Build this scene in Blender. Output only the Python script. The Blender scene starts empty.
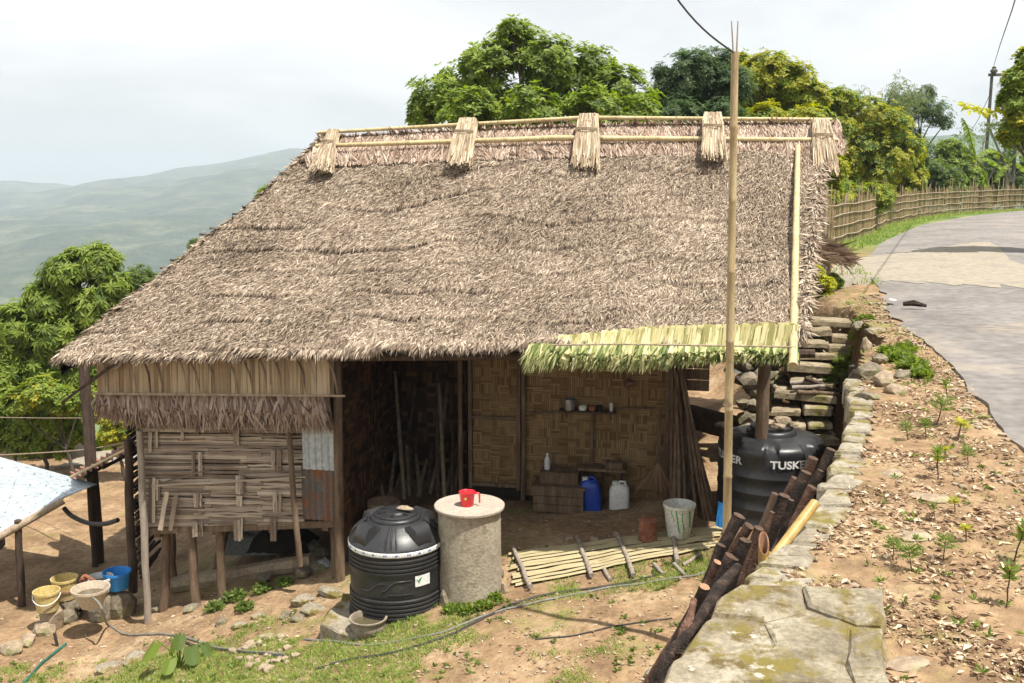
import bpy, bmesh, math, random
from math import sin, cos, pi, radians, sqrt, atan2, atan
from mathutils import Vector, Matrix, noise as mnoise
V = Vector
scene = bpy.context.scene
COL = scene.collection
R = random.Random(7)
CAMZ = 4.2; PITCH = radians(9.15); FOC = 1000.0

# ------------------------------------------------------------------ frames
def ray(px, py):
    x = (px-512)/FOC; v = (341.5-py)/FOC
    return V((x, cos(PITCH)+v*sin(PITCH), -sin(PITCH)+v*cos(PITCH)))
def PY(px, py, Y):
    r = ray(px, py); t = Y/r.y
    return V((r.x*t, Y, CAMZ+r.z*t))
def PZ(px, py, z):
    r = ray(px, py); t = (z-CAMZ)/r.z
    return V((r.x*t, r.y*t, z))
HA = V((cos(radians(11)), -sin(radians(11)), 0)); HB_ = V((sin(radians(11)), cos(radians(11)), 0)); HO = V((0, 10.05, 0))
def H(a, b, z): return HO+HA*a+HB_*b+V((0, 0, z))
def HP(px, py, b):
    r = ray(px, py); t = (b+HO.dot(HB_))/r.dot(HB_)
    X = V((0, 0, CAMZ))+r*t
    return ((X-HO).dot(HA), X.z)
def lerp(a, b, t): return a+(b-a)*t
def sstep(t):
    t = max(0., min(1., t)); return t*t*(3-2*t)
def interp(x, pts):
    if x <= pts[0][0]: return pts[0][1]
    for (a, b), (c, d) in zip(pts, pts[1:]):
        if x <= c: return b+(d-b)*(x-a)/(c-a)
    return pts[-1][1]

# ------------------------------------------------------------------ terrain
EDGE = [(-6, -1.2), (0, -.35), (2, .2), (3.2, .6), (3.7, .8), (4.1, 1.05), (4.32, 1.2), (5.0, 1.57), (6, 2.03), (7.2, 2.53), (7.7, 2.68), (8.3, 2.83), (9, 3.07), (10, 3.42), (10.6, 3.9), (11.3, 3.95), (12, 4.0), (13, 4.1), (14, 3.9), (15, 3.6), (16, 3.8), (17, 3.5), (18.5, 2.6), (20, 2), (30, 1), (60, -2)]
EW = [(10.8, .10), (12, .25), (13, .4), (14, .8), (16, 1.5), (17, 3), (25, 6), (60, 12)]
ZX = [(-30, -1.6), (-7, -1.15), (-4.6, -1.08), (-3.9, -.82), (-3.2, -.62), (-2.3, -.42), (-1.4, -.12), (-.6, .06), (0, .18), (1, .29), (2, .38), (3.2, .42), (6, .42)]
ROADL = [(-6, 2.1), (4, 2.7), (5.96, 3.15), (7.67, 3.68), (8.93, 4.02), (10.66, 4.44), (11.79, 4.6), (13.19, 5.0), (15.64, 5.8), (19.2, 6.75), (20.35, 7.15), (26.7, 9.8), (36.4, 14.8), (43.8, 19.9), (50, 25.5), (54, 31), (58, 40), (60, 60)]
def hbase(x, y):
    z = interp(x, ZX)
    if y > 9.5 and x > -2.2: z += .03*(min(y, 12.5)-9.5)*sstep((x+2.2)/1.2)
    if y < 9: z -= .03*(9-y)
    if y > 20:
        z -= .30*min(y-20, 340)*(1-sstep((x+4)/8)) + .02*max(0, y-360)*(1-sstep((x+4)/30))
    e = interp(y, EDGE); w = interp(y, EW)
    up = 2.5 + .012*max(0, x-6)
    t = sstep((x-e)/w)
    z = lerp(z, up, t)
    if y > 52: z = min(z, 2.5-.33*(min(y, 380)-52))
    return max(z, -260)
def in_road(x, y, m=0.0):
    l = interp(y, ROADL); return l-m < x < l+4.3+m+max(0, y-20)*.09
def hgt(x, y):
    z = hbase(x, y)
    if y < 60 and abs(x) < 60:
        n = mnoise.noise(V((x*.9, y*.9, 0)))*.035+mnoise.noise(V((x*3.1, y*3.1, 5)))*.018+mnoise.noise(V((x*9, y*9, 9)))*.007
        if y > 5 and in_road(x, y, .0): n = -.012
        else: n *= 1
        e = interp(y, EDGE)
        if -.5 < x-e < .55 and y < 11: n *= .25
        z += n
    return z
def G(px, py, dz=0):
    r = ray(px, py); t = 2.0; pt = 2.0
    while t < 80:
        p = V((r.x*t, r.y*t, CAMZ+r.z*t))
        if p.z < hgt(p.x, p.y): break
        pt = t; t += .05
    for _ in range(12):
        m = (pt+t)/2; p = V((r.x*m, r.y*m, CAMZ+r.z*m))
        if p.z < hgt(p.x, p.y): t = m
        else: pt = m
    p = V((r.x*t, r.y*t, 0)); p.z = hgt(p.x, p.y)+dz
    return p

# ------------------------------------------------------------------ materials
MATS = {}
def newmat(name):
    m = bpy.data.materials.new(name); m.use_nodes = True
    nt = m.node_tree
    for n in list(nt.nodes): nt.nodes.remove(n)
    o = nt.nodes.new('ShaderNodeOutputMaterial'); b = nt.nodes.new('ShaderNodeBsdfPrincipled')
    nt.links.new(b.outputs[0], o.inputs[0])
    MATS[name] = m
    return m, nt, b, o
def ramp(nt, cols, pos=None, interp_='LINEAR'):
    r = nt.nodes.new('ShaderNodeValToRGB'); cr = r.color_ramp; cr.interpolation = interp_
    n = len(cols); pos = pos or [i/(n-1) if n > 1 else 0 for i in range(n)]
    while len(cr.elements) < n: cr.elements.new(.5)
    for e, c, p in zip(cr.elements, cols, pos): e.position = p; e.color = (*c, 1)
    return r
def nz(nt, vec, scale, detail=4, rough=.6, dist=0):
    n = nt.nodes.new('ShaderNodeTexNoise'); n.inputs['Scale'].default_value = scale
    n.inputs['Detail'].default_value = detail; n.inputs['Roughness'].default_value = rough; n.inputs['Distortion'].default_value = dist
    nt.links.new(vec, n.inputs['Vector']); return n
def mixc(nt, f, a, b, mode='MIX'):
    m = nt.nodes.new('ShaderNodeMix'); m.data_type = 'RGBA'; m.blend_type = mode
    for s, v in ((0, f), (6, a), (7, b)):
        if hasattr(v, 'is_linked') or hasattr(v, 'links'): nt.links.new(v, m.inputs[s])
        elif s == 0: m.inputs[0].default_value = v
        else: m.inputs[s].default_value = (*v, 1)
    return m.outputs[2]
def M(name, cols, scale=6, rough=.9, bump=.3, bscale=30, stretch=(1, 1, 1), spec=.3, metal=0, bdist=.02, over=None, wav=None, pos=None):
    """cols: ramp over noise. over: (colour, scale, lo, hi) second blotch layer"""
    m, nt, b, o = newmat(name)
    tc = nt.nodes.new('ShaderNodeTexCoord'); mp = nt.nodes.new('ShaderNodeMapping')
    mp.inputs['Scale'].default_value = stretch; nt.links.new(tc.outputs['Object'], mp.inputs[0]); v = mp.outputs[0]
    n = nz(nt, v, scale, 6, .65)
    k = len(cols)
    r = ramp(nt, cols, pos or [.3+.4*i/(k-1) for i in range(k)] if k > 1 else [0]); nt.links.new(n.outputs[0], r.inputs[0])
    c = r.outputs[0]
    fine = nz(nt, v, scale*9, 3, .6); fr = ramp(nt, [(.72,)*3, (1.18,)*3], [.3, .7]); nt.links.new(fine.outputs[0], fr.inputs[0])
    c = mixc(nt, 1.0, c, fr.outputs[0], 'MULTIPLY')
    for ov in (over or []):
        col, sc, lo, hi = ov
        n2 = nz(nt, tc.outputs['Object'], sc, 5, .7); r2 = ramp(nt, [(0,)*3, (1,)*3], [lo, hi]); nt.links.new(n2.outputs[0], r2.inputs[0])
        c = mixc(nt, r2.outputs[0], c, col)
    nt.links.new(c, b.inputs['Base Color'])
    b.inputs['Roughness'].default_value = rough; b.inputs['Metallic'].default_value = metal
    b.inputs['Specular IOR Level'].default_value = spec
    if bump:
        bn = nz(nt, v, bscale, 5, .65); bp = nt.nodes.new('ShaderNodeBump'); bp.inputs['Strength'].default_value = bump; bp.inputs['Distance'].default_value = bdist
        nt.links.new(bn.outputs[0], bp.inputs['Height']); nt.links.new(bp.outputs[0], b.inputs['Normal'])
    return m
def MI(name, cols, rough=.8, trans=0., pos=None, spec=.25, nsc=0, nfac=.35):
    """colour by random per island, plus broad noise shift"""
    m, nt, b, o = newmat(name)
    g = nt.nodes.new('ShaderNodeNewGeometry')
    r = ramp(nt, cols, pos); src = g.outputs['Random Per Island']
    if nsc:
        n = nz(nt, g.outputs['Position'], nsc, 3, .6)
        ma = nt.nodes.new('ShaderNodeMath'); ma.operation = 'MULTIPLY_ADD'; ma.inputs[1].default_value = nfac*2.2; ma.inputs[2].default_value = -nfac*1.1
        nt.links.new(n.outputs[0], ma.inputs[0])
        ad = nt.nodes.new('ShaderNodeMath'); ad.operation = 'ADD'; ad.use_clamp = True
        nt.links.new(src, ad.inputs[0]); nt.links.new(ma.outputs[0], ad.inputs[1]); src = ad.outputs[0]
    nt.links.new(src, r.inputs[0])
    nt.links.new(r.outputs[0], b.inputs['Base Color']); b.inputs['Roughness'].default_value = rough; b.inputs['Specular IOR Level'].default_value = spec
    if trans:
        t = nt.nodes.new('ShaderNodeBsdfTranslucent'); mx = nt.nodes.new('ShaderNodeMixShader'); mx.inputs[0].default_value = trans
        h = nt.nodes.new('ShaderNodeHueSaturation'); h.inputs['Saturation'].default_value = 1.15; h.inputs['Value'].default_value = 1.25
        nt.links.new(r.outputs[0], h.inputs['Color']); nt.links.new(h.outputs[0], t.inputs[0])
        nt.links.new(b.outputs[0], mx.inputs[1]); nt.links.new(t.outputs[0], mx.inputs[2]); nt.links.new(mx.outputs[0], o.inputs[0])
    return m

thatch_m = MI('thatch', [(.04, .029, .02), (.175, .127, .088), (.31, .237, .172), (.43, .345, .26), (.62, .52, .41)], .9, .05, [0, .2, .5, .8, 1], nsc=.8, nfac=.38)
thatch_red = MI('thatch_red', [(.12, .075, .052), (.27, .185, .135), (.41, .31, .235), (.58, .47, .38)], .9, .05, nsc=2)
thatch_core = M('thatch_core', [(.05, .033, .024), (.12, .085, .06)], 20, .95, .8, 60)
straw_m = MI('straw', [(.20, .14, .09), (.42, .33, .22), (.60, .51, .38)], .8, .1)
pale_leaf = MI('pale_leaf', [(.27, .18, .105), (.42, .31, .19), (.52, .41, .27)], .7, .1, nsc=3)
brown_leaf = MI('brown_leaf', [(.09, .055, .04), (.22, .15, .11), (.34, .25, .19), (.42, .33, .27)], .8, .1, nsc=3)
green_frond = MI('green_frond', [(.30, .28, .10), (.52, .47, .22), (.66, .60, .32), (.76, .70, .44)], .6, .25, nsc=3)
green_tip = MI('green_tip', [(.05, .09, .02), (.20, .25, .07), (.48, .47, .2), (.70, .66, .38)], .6, .25, nsc=3, nfac=.2)
bamboo_m = M('bamboo_pale', [(.36, .27, .13), (.52, .42, .22), (.60, .50, .28)], 3, .45, .15, 30, (8, 8, .8), .5, over=[((.22, .16, .09), 7, .62, .75)])
bamboo_gold = M('bamboo_gold', [(.27, .19, .09), (.40, .30, .155), (.46, .37, .2)], 3, .45, .2, 30, (8, 8, .8), .5, over=[((.16, .11, .06), 7, .58, .72)])
bamboo_y = M('bamboo_yellow', [(.30, .18, .05), (.42, .27, .08), (.50, .35, .13)], 3, .4, .15, 30, (6, 6, 1), .5)
bamboo_old = M('bamboo_old', [(.20, .14, .09), (.34, .26, .18), (.44, .36, .27)], 4, .7, .3, 30, (6, 6, 1.2))
weath = MI('weathered_strip', [(.14, .105, .08), (.25, .195, .15), (.35, .285, .225), (.50, .42, .33)], .8, 0, nsc=4, nfac=.3)
weave_m = MI('woven_mat', [(.13, .078, .033), (.21, .135, .06), (.25, .163, .076), (.30, .20, .10)], .75, 0, nsc=1.8, nfac=.45)
weave_dark = MI('woven_mat_shade_dark', [(.018, .01, .006), (.05, .025, .013), (.09, .042, .02), (.15, .073, .033)], .7, 0, nsc=2.5, nfac=.35)  # mat colour lowered to paint in the recess shade
mat_slat = MI('platform_slat', [(.24, .19, .10), (.36, .30, .17), (.46, .40, .24)], .8, 0, nsc=5, nfac=.4)
shade_dark_bamboo = M('shade_dark_bamboo', [(.08, .06, .038), (.17, .13, .085), (.24, .19, .13)], 4, .7, .3, 30, (6, 6, 1.2))  # bamboo colour darkened to stand in for shade in the recess
wood_m = M('old_wood', [(.09, .058, .036), (.17, .115, .075), (.25, .18, .125)], 4, .9, .6, 25, (5, 5, .8))
wood_dark = M('dark_wood', [(.035, .025, .018), (.08, .055, .04), (.13, .09, .065)], 5, .85, .6, 25, (5, 5, .8))
wood_grey = M('grey_wood', [(.2, .165, .13), (.34, .285, .235), (.42, .36, .3)], 4, .9, .5, 25, (6, 6, .8))
bark_m = M('fire_bark', [(.012, .009, .008), (.045, .03, .023), (.15, .095, .07)], 9, .8, 1.0, 35, (2, 2, 2), bdist=.03)
bark_red = M('reddish_bark', [(.06, .03, .02), (.17, .09, .06), (.34, .21, .15)], 8, .85, .9, 35, (2, 2, 2), bdist=.03)
cut_m = M('cut_wood', [(.24, .12, .07), (.40, .23, .14)], 14, .8, .2, 60)
trunk_m = M('tree_bark', [(.05, .042, .033), (.12, .10, .08)], 5, .95, .6, 20, (3, 3, 1))
earth_m = None
stone_m = M('pale_stone', [(.19, .16, .115), (.31, .27, .205), (.41, .37, .30)], 3.5, .92, .9, 18, over=[((.17, .135, .03), 3.2, .49, .60), ((.13, .09, .055), 6, .56, .68), ((.42, .39, .33), 9, .64, .7)])
stone_b = M('brown_stone', [(.2, .15, .10), (.34, .26, .18), (.46, .38, .28)], 3, .92, .7, 18, over=[((.16, .17, .05), 3, .54, .68)])
stone_step_m = M('step_stone', [(.17, .135, .09), (.31, .25, .165), (.43, .37, .26)], 4, .95, .9, 16, over=[((.20, .19, .05), 2.6, .55, .68), ((.09, .065, .045), 5, .58, .7)])
stone_d = M('mossy_stone', [(.09, .075, .055), (.21, .175, .125), (.36, .31, .235)], 4, .95, .8, 18, over=[((.13, .14, .035), 3, .52, .68)])
conc_m = M('old_concrete', [(.26, .22, .165), (.38, .33, .25), (.44, .39, .31)], 3, .9, .5, 45, over=[((.15, .115, .06), 6, .56, .72), ((.23, .22, .08), 2.5, .58, .7)])
conc_lid = M('lid_concrete', [(.36, .30, .24), (.48, .41, .34)], 8, .9, .3, 60)
black_pl = M('black_plastic', [(.018, .018, .02), (.035, .035, .037)], 3, .38, .1, 60, spec=.5, over=[((.09, .08, .07), 4, .6, .8)])
white_pl = M('white_plastic', [(.62, .62, .58), (.76, .76, .72)], 6, .4, .05, 40, spec=.5, over=[((.4, .33, .2), 5, .62, .8)])
beige_pl = M('beige_plastic', [(.42, .34, .25), (.55, .46, .35)], 6, .5, .05, 40, spec=.4, over=[((.3, .22, .12), 5, .6, .8)])
yel_pl = M('dirty_yellow_plastic', [(.45, .33, .10), (.58, .45, .18), (.5, .46, .33)], 5, .5, .05, 40, spec=.4, over=[((.28, .14, .04), 4, .55, .75)])
blue_pl = M('blue_plastic', [(.02, .22, .62), (.03, .28, .7)], 5, .35, .03, 40, spec=.5)
dblue_pl = M('deep_blue_plastic', [(.012, .05, .35), (.02, .07, .42)], 5, .4, .03, 40, spec=.5)
red_pl = M('red_plastic', [(.72, .02, .03), (.78, .03, .04)], 5, .3, .02, 40, spec=.5)
gold_m = M('gold_label', [(.6, .4, .1), (.65, .45, .12)], 5, .5, 0)
bucket_pl = M('bucket_plastic', [(.62, .62, .55), (.74, .73, .64)], 4, .4, .05, 40, spec=.5, over=[((.6, .45, .08), 2.5, .55, .75)])
green_paint = M('green_paint', [(.04, .3, .04), (.08, .42, .07)], 8, .5, .1)
rust_m = M('rusty_paint', [(.14, .06, .035), (.3, .11, .06), (.42, .22, .15)], 9, .8, .5, 50, over=[((.3, .3, .28), 10, .6, .7)])
rust_dark = M('can_inside', [(.03, .03, .03), (.06, .05, .045)], 9, .8, .3)
tin_m = M('tin_sheet', [(.42, .46, .48), (.55, .59, .61)], 2, .45, .05, 20, metal=.35, spec=.5, over=[((.3, .27, .23), 4, .62, .75)])
tin_roof_m = M('tin_roof', [(.40, .45, .48), (.50, .55, .58)], 1.5, .4, .05, 20, metal=.25, spec=.5, over=[((.36, .39, .41), 1.2, .6, .8)])
tin_old = M('tin_rusty', [(.10, .10, .095), (.17, .155, .14)], 3, .7, .1, 20, metal=.2, over=[((.24, .10, .045), 4, .45, .62)])
tile_red = M('rust_tile', [(.25, .12, .08), (.4, .22, .16)], 6, .85, .4, 40)
clay_m = M('clay_grey', [(.2, .16, .12), (.33, .28, .22)], 6, .8, .3, 40)
water_m = M('murky_water', [(.08, .065, .035), (.12, .1, .06)], 3, .08, .02, 5, spec=.8)
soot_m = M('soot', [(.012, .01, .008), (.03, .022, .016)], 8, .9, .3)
tarp_m = M('grey_tarp', [(.18, .19, .18), (.3, .31, .29)], 4, .7, .4, 12)
white_mark = M('white_mark', [(.72, .72, .7), (.78, .78, .76)], 5, .6, 0)
blue_mark = M('blue_mark', [(.05, .12, .4), (.06, .14, .45)], 5, .6, 0)
green_mark = M('green_mark', [(.04, .25, .08), (.05, .3, .1)], 5, .6, 0)
hose_black = M('hose_black', [(.03, .028, .027), (.06, .055, .05)], 4, .45, .1, 60, spec=.5)
hose_grey = M('hose_grey', [(.15, .145, .125), (.25, .24, .21)], 4, .5, .1, 60)
hose_green = M('hose_green', [(.012, .06, .045), (.04, .17, .12)], 4, .45, .1, 60)
steel_m = M('dark_steel', [(.06, .055, .05), (.12, .11, .1)], 4, .6, .1)
alu_m = M('dull_aluminium', [(.25, .26, .27), (.36, .36, .37)], 8, .35, .1, 40, metal=.7)
glass_m = M('bottle_plastic', [(.55, .58, .6), (.65, .68, .7)], 8, .15, .02, spec=.6)
asphalt_m = M('asphalt', [(.165, .15, .14), (.215, .196, .182), (.26, .238, .22)], .7, .9, .5, 90, over=[((.15, .13, .115), .9, .55, .75), ((.34, .285, .22), .55, .54, .72)], bdist=.01)
apron_m = M('sandy_concrete', [(.26, .225, .175), (.39, .34, .26)], .9, .9, .3, 60, over=[((.24, .21, .175), .9, .48, .62)])
broom_m = MI('broom_fibre', [(.13, .07, .035), (.22, .13, .07), (.28, .18, .1)], .8)
def foliage(name, cols, tr=.5, nsc=.5, nf=.2): return MI(name, cols, .55, tr, nsc=nsc, nfac=nf, spec=.35)
fol_mid = foliage('leaf_mid_green', [(.07, .11, .025), (.14, .205, .045), (.24, .30, .08)])
fol_dark = foliage('leaf_dark_green', [(.045, .08, .03), (.085, .14, .05), (.15, .21, .09)])
fol_yel = foliage('leaf_yellow_green', [(.20, .22, .02), (.34, .35, .035), (.5, .47, .06)])
fol_brt = foliage('leaf_bright_green', [(.11, .17, .02), (.21, .29, .04), (.34, .40, .08)])
fol_gold = foliage('leaf_gold', [(.3, .33, .02), (.5, .5, .03), (.62, .6, .05)])
fol_weed = foliage('weed_green', [(.09, .14, .025), (.17, .24, .05), (.28, .34, .09)])
grass_m = foliage('grass_blade', [(.13, .19, .03), (.22, .30, .05), (.36, .40, .1)], .3, 1.5, .3)
pink_m = foliage('leaf_pink', [(.3, .08, .09), (.4, .14, .14)])
litter_m = MI('litter', [(.12, .065, .04), (.27, .17, .10), (.43, .31, .20), (.62, .52, .38)], .9)
flower_m = foliage('flower_yellow', [(.7, .5, .02), (.8, .6, .03)])
def earth(name, base, green, gs, lo, hi, dark=(.20, .125, .07)):
    m = M(name, base, 1.6, .95, .9, 14, over=[(dark, 4.5, .54, .7), (green, gs, lo, hi)], bdist=.04)
    return m
earth_m = earth('earth', [(.15, .09, .048), (.30, .195, .108), (.45, .325, .195)], (.21, .21, .06), .9, .56, .70)

# ------------------------------------------------------------------ object plumbing
ORG = {}
def props(o, label=None, cat=None, group=None, kind=None):
    if label: o['label'] = label
    if cat: o['category'] = cat
    if group: o['group'] = group
    if kind: o['kind'] = kind
    return o
def thing(name, label, cat, loc, group=None):
    o = bpy.data.objects.new(name, None); COL.objects.link(o); o.location = loc; o.empty_display_size = .1
    ORG[o.name] = V(loc); return props(o, label, cat, group)
class MB:
    def __init__(s): s.v = []; s.f = []; s.m = []; s.uv = None
    def add(s, vs, fs, mi=0):
        n = len(s.v); s.v += [tuple(p) for p in vs]
        for f in fs: s.f.append(tuple(i+n for i in f)); s.m.append(mi)
    def quad(s, a, b, c, d, mi=0): s.add([a, b, c, d], [(0, 1, 2, 3)], mi)
    def box(s, c, ax, ay, az, mi=0):
        """c centre, half-axis vectors"""
        c, ax, ay, az = V(c), V(ax), V(ay), V(az)
        vs = [c+ax*i+ay*j+az*k for k in (-1, 1) for j in (-1, 1) for i in (-1, 1)]
        s.add(vs, [(0, 2, 3, 1), (4, 5, 7, 6), (0, 1, 5, 4), (2, 6, 7, 3), (0, 4, 6, 2), (1, 3, 7, 5)], mi)
    def beam(s, p, q, w, h, mi=0, up=(0, 0, 1)):
        p, q = V(p), V(q); d = q-p; L = d.length; d.normalize(); u = V(up)
        r = d.cross(u)
        if r.length < 1e-4: r = d.cross(V((1, 0, 0)))
        r.normalize(); u = r.cross(d)
        s.box((p+q)/2, d*L/2, r*w/2, u*h/2, mi)
    def tube(s, pts, rad, n=8, mi=0, cap=True, capmi=None, closed=False):
        pts = [V(p) for p in pts]; k = len(pts)
        if not isinstance(rad, (list, tuple)): rad = [rad]*k
        base = len(s.v); prev = None
        for i, p in enumerate(pts):
            d = (pts[min(i+1, k-1)]-pts[max(i-1, 0)])
            if d.length < 1e-9: d = V((0, 0, 1))
            d.normalize()
            if prev is None:
                r = d.cross(V((0, 0, 1)) if abs(d.z) < .95 else V((0, 1, 0)))
            else: r = prev-d*prev.dot(d)
            r.normalize(); prev = r; u = d.cross(r)
            for j in range(n):
                a = 2*pi*j/n; s.v.append(tuple(p+(r*cos(a)+u*sin(a))*rad[i]))
        for i in range(k-1):
            for j in range(n):
                a = base+i*n+j; b = base+i*n+(j+1) % n
                s.f.append((a, b, b+n, a+n)); s.m.append(mi)
        if cap:
            cm = mi if capmi is None else capmi
            s.f.append(tuple(base+j for j in range(n))[::-1]); s.m.append(cm)
            s.f.append(tuple(base+(k-1)*n+j for j in range(n))); s.m.append(cm)
    def lathe(s, c, prof, n=32, mi=0, fn=None, axis=None):
        """prof [(r,z)] about vertical axis at c"""
        c = V(c); base = len(s.v)
        for (r, z) in prof:
            for j in range(n):
                a = 2*pi*j/n; rr = r*(fn(a, z) if fn else 1)
                s.v.append((c.x+rr*cos(a), c.y+rr*sin(a), c.z+z))
        for i in range(len(prof)-1):
            for j in range(n):
                a = base+i*n+j; b = base+i*n+(j+1) % n
                s.f.append((a, b, b+n, a+n)); s.m.append(mi)
        if prof[0][0] > 1e-4: s.f.append(tuple(base+j for j in range(n))[::-1]); s.m.append(mi)
        if prof[-1][0] > 1e-4: s.f.append(tuple(base+(len(prof)-1)*n+j for j in range(n))); s.m.append(mi)
    def build(s, name, mats, parent=None, label=None, cat=None, group=None, kind=None, loc=None, smooth=False, org=None):
        me = bpy.data.meshes.new(name)
        o = bpy.data.objects.new(name, me); COL.objects.link(o)
        if parent is not None:
            og = ORG[parent.name]; o.parent = parent; ORG[o.name] = og
        else:
            og = V(loc) if loc is not None else V((0, 0, 0)); o.location = og; ORG[o.name] = og
        me.from_pydata([(x-og.x, y-og.y, z-og.z) for x, y, z in s.v], [], s.f)
        if not isinstance(mats, (list, tuple)): mats = [mats]
        for m in mats: me.materials.append(m)
        if len(mats) > 1: me.polygons.foreach_set('material_index', s.m)
        if smooth: me.polygons.foreach_set('use_smooth', [True]*len(s.f))
        me.update()
        if smooth:
            try: me.set_sharp_from_angle(angle=radians(smooth if smooth is not True else 40))
            except Exception: pass
        return props(o, label, cat, group, kind)
    def rock(s, c, sx, sy, sz, rng, mi=0, rot=None, cuts=13, sub=2):
        vs, fs = ICO[sub]; planes = []
        for _ in range(cuts):
            d = V((rng.gauss(0, 1), rng.gauss(0, 1), rng.gauss(0, 1))).normalized(); planes.append((d, rng.uniform(.55, .88)))
        off = V((rng.uniform(0, 99), rng.uniform(0, 99), 0)); rz = rng.uniform(0, 2*pi) if rot is None else rot
        out = []
        for v in vs:
            p = v.copy()
            for d, t in planes:
                k = p.dot(d)
                if k > t: p -= d*(k-t)
            p *= 1+.12*mnoise.noise(v*2.2+off)+.05*mnoise.noise(v*6+off)
            x, y, z = p.x*sx, p.y*sy, p.z*sz
            out.append((c[0]+x*cos(rz)-y*sin(rz), c[1]+x*sin(rz)+y*cos(rz), c[2]+z))
        s.add(out, fs, mi)
    def slab(s, poly, z0, z1, rng, mi=0, bev=.015, tilt=(0, 0)):
        """irregular stone slab: poly xy outline (ccw), bevelled rough top"""
        n = len(poly); cx = sum(p[0] for p in poly)/n; cy = sum(p[1] for p in poly)/n
        pts = []
        for i in range(n):
            a, b = V(poly[i]).to_2d() if 0 else V((poly[i][0], poly[i][1])), V((poly[(i+1) % n][0], poly[(i+1) % n][1]))
            L = (b-a).length; k = max(1, int(L/.12))
            for j in range(k):
                q = a.lerp(b, j/k); j2 = .012+.02*rng.random()
                pts.append(V((q.x+rng.uniform(-j2, j2), q.y+rng.uniform(-j2, j2))))
        m = len(pts); c2 = V((cx, cy)); rings = []
        for ins, zz in ((0, z0), (.0, z1-bev), (bev*.9, z1), (.35, z1+.004)):
            rg = []
            for q in pts:
                d = c2-q; L = d.length
                t = ins if ins < .3 else L*.45
                q2 = q+d/L*min(t, L*.6)
                zz2 = zz+(q2.x-cx)*tilt[0]+(q2.y-cy)*tilt[1]+(rng.uniform(-.006, .006) if zz != z0 else 0)
                rg.append((q2.x, q2.y, zz2))
            rings.append(rg)
        vs = [p for r_ in rings for p in r_]+[(cx, cy, z1)]
        fs = []
        for i in range(3):
            for j in range(m):
                fs.append((i*m+j, i*m+(j+1) % m, (i+1)*m+(j+1) % m, (i+1)*m+j))
        for j in range(m): fs.append((3*m+j, 3*m+(j+1) % m, 4*m))
        s.add(vs, fs, mi)
ICO = {}
for sub in (1, 2, 3):
    bm = bmesh.new(); bmesh.ops.create_icosphere(bm, subdivisions=sub, radius=1); bm.verts.index_update()
    ICO[sub] = ([v.co.copy() for v in bm.verts], [tuple(v.index for v in f.verts) for f in bm.faces]); bm.free()
def copy_tree(o, loc, rz=0, sc=1., label=None, parent=None):
    c = o.copy(); COL.objects.link(c)
    if parent is None:
        c.location = loc; c.rotation_euler = (0, 0, rz); c.scale = (sc,)*3
        if label: c['label'] = label
    else: c.parent = parent
    for ch in o.children: copy_tree(ch, None, parent=c)
    return c
def wob(p, q, n, amp, rng):
    p, q = V(p), V(q); out = []
    for i in range(n+1):
        t = i/n; w = p.lerp(q, t)
        k = amp*(0 if i in (0,) else 1)
        out.append(w+V((rng.uniform(-k, k), rng.uniform(-k, k), rng.uniform(-k, k)*.5)))
    return out
def pole(mb, p, q, r0, r1, rng, amp=.01, n=6, seg=8, mi=0, capmi=None):
    k = n+1; mb.tube(wob(p, q, n, amp, rng), [lerp(r0, r1, i/n)*rng.uniform(.93, 1.07) for i in range(k)], seg, mi, True, capmi)
def bamboo(mb, p, q, r0, r1, node=.35, seg=10, mi=0, capmi=None, bend=(0, 0, 0)):
    p, q = V(p), V(q); L = (q-p).length; pts = []; rad = []; k = max(1, int(L/node)); bend = V(bend)
    for i in range(k+1):
        t = i/k
        for dt, f in ((-.012/L, 1.0), (0, 1.13), (.012/L, 1.0)):
            tt = t+dt
            if tt < 0 or tt > 1: continue
            if i in (0, k) and f > 1: f = 1.02
            pts.append(p.lerp(q, tt)+bend*(4*tt*(1-tt))); rad.append(lerp(r0, r1, tt)*f)
    mb.tube(pts, rad, seg, mi, True, capmi)

# ------------------------------------------------------------------ ground
def axis(vals):
    out = []
    for a, b, st in vals:
        n = max(1, int(round((b-a)/st)))
        out += [a+(b-a)*i/n for i in range(n)]
    return out+[vals[-1][1]]
gx = axis([(-6000, -1500, 900), (-1500, -300, 240), (-300, -60, 40), (-60, -16, 4), (-16, -7, .5), (-7, 4.6, .075), (4.6, 9, .2), (9, 30, 1), (30, 80, 6), (80, 400, 60), (400, 1500, 260), (1500, 6000, 900)])
gy = axis([(-60, -8, 12), (-8, 1, 1), (1, 13.5, .075), (13.5, 22, .25), (22, 60, 1.2), (60, 200, 15), (200, 900, 90), (900, 6500, 700)])
mb = MB(); nx = len(gx)
for y in gy:
    for x in gx: mb.v.append((x, y, hgt(x, y)))
for j in range(len(gy)-1):
    for i in range(nx-1):
        a = j*nx+i; mb.f.append((a, a+1, a+nx+1, a+nx)); mb.m.append(0)
nt = earth_m.node_tree; bs = [n for n in nt.nodes if n.type == 'BSDF_PRINCIPLED'][0]; src = bs.inputs['Base Color'].links[0].from_socket
tcg = nt.nodes.new('ShaderNodeTexCoord'); sx_ = nt.nodes.new('ShaderNodeSeparateXYZ'); nt.links.new(tcg.outputs['Object'], sx_.inputs[0]); mr = nt.nodes.new('ShaderNodeMapRange'); mr.inputs[1].default_value = 21; mr.inputs[2].default_value = 27; nt.links.new(sx_.outputs[1], mr.inputs[0])
ng = nz(nt, tcg.outputs['Object'], .6, 6, .7); rg = ramp(nt, [(.05, .09, .02), (.11, .17, .03), (.2, .22, .07)], [.35, .5, .7]); nt.links.new(ng.outputs[0], rg.inputs[0])
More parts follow.
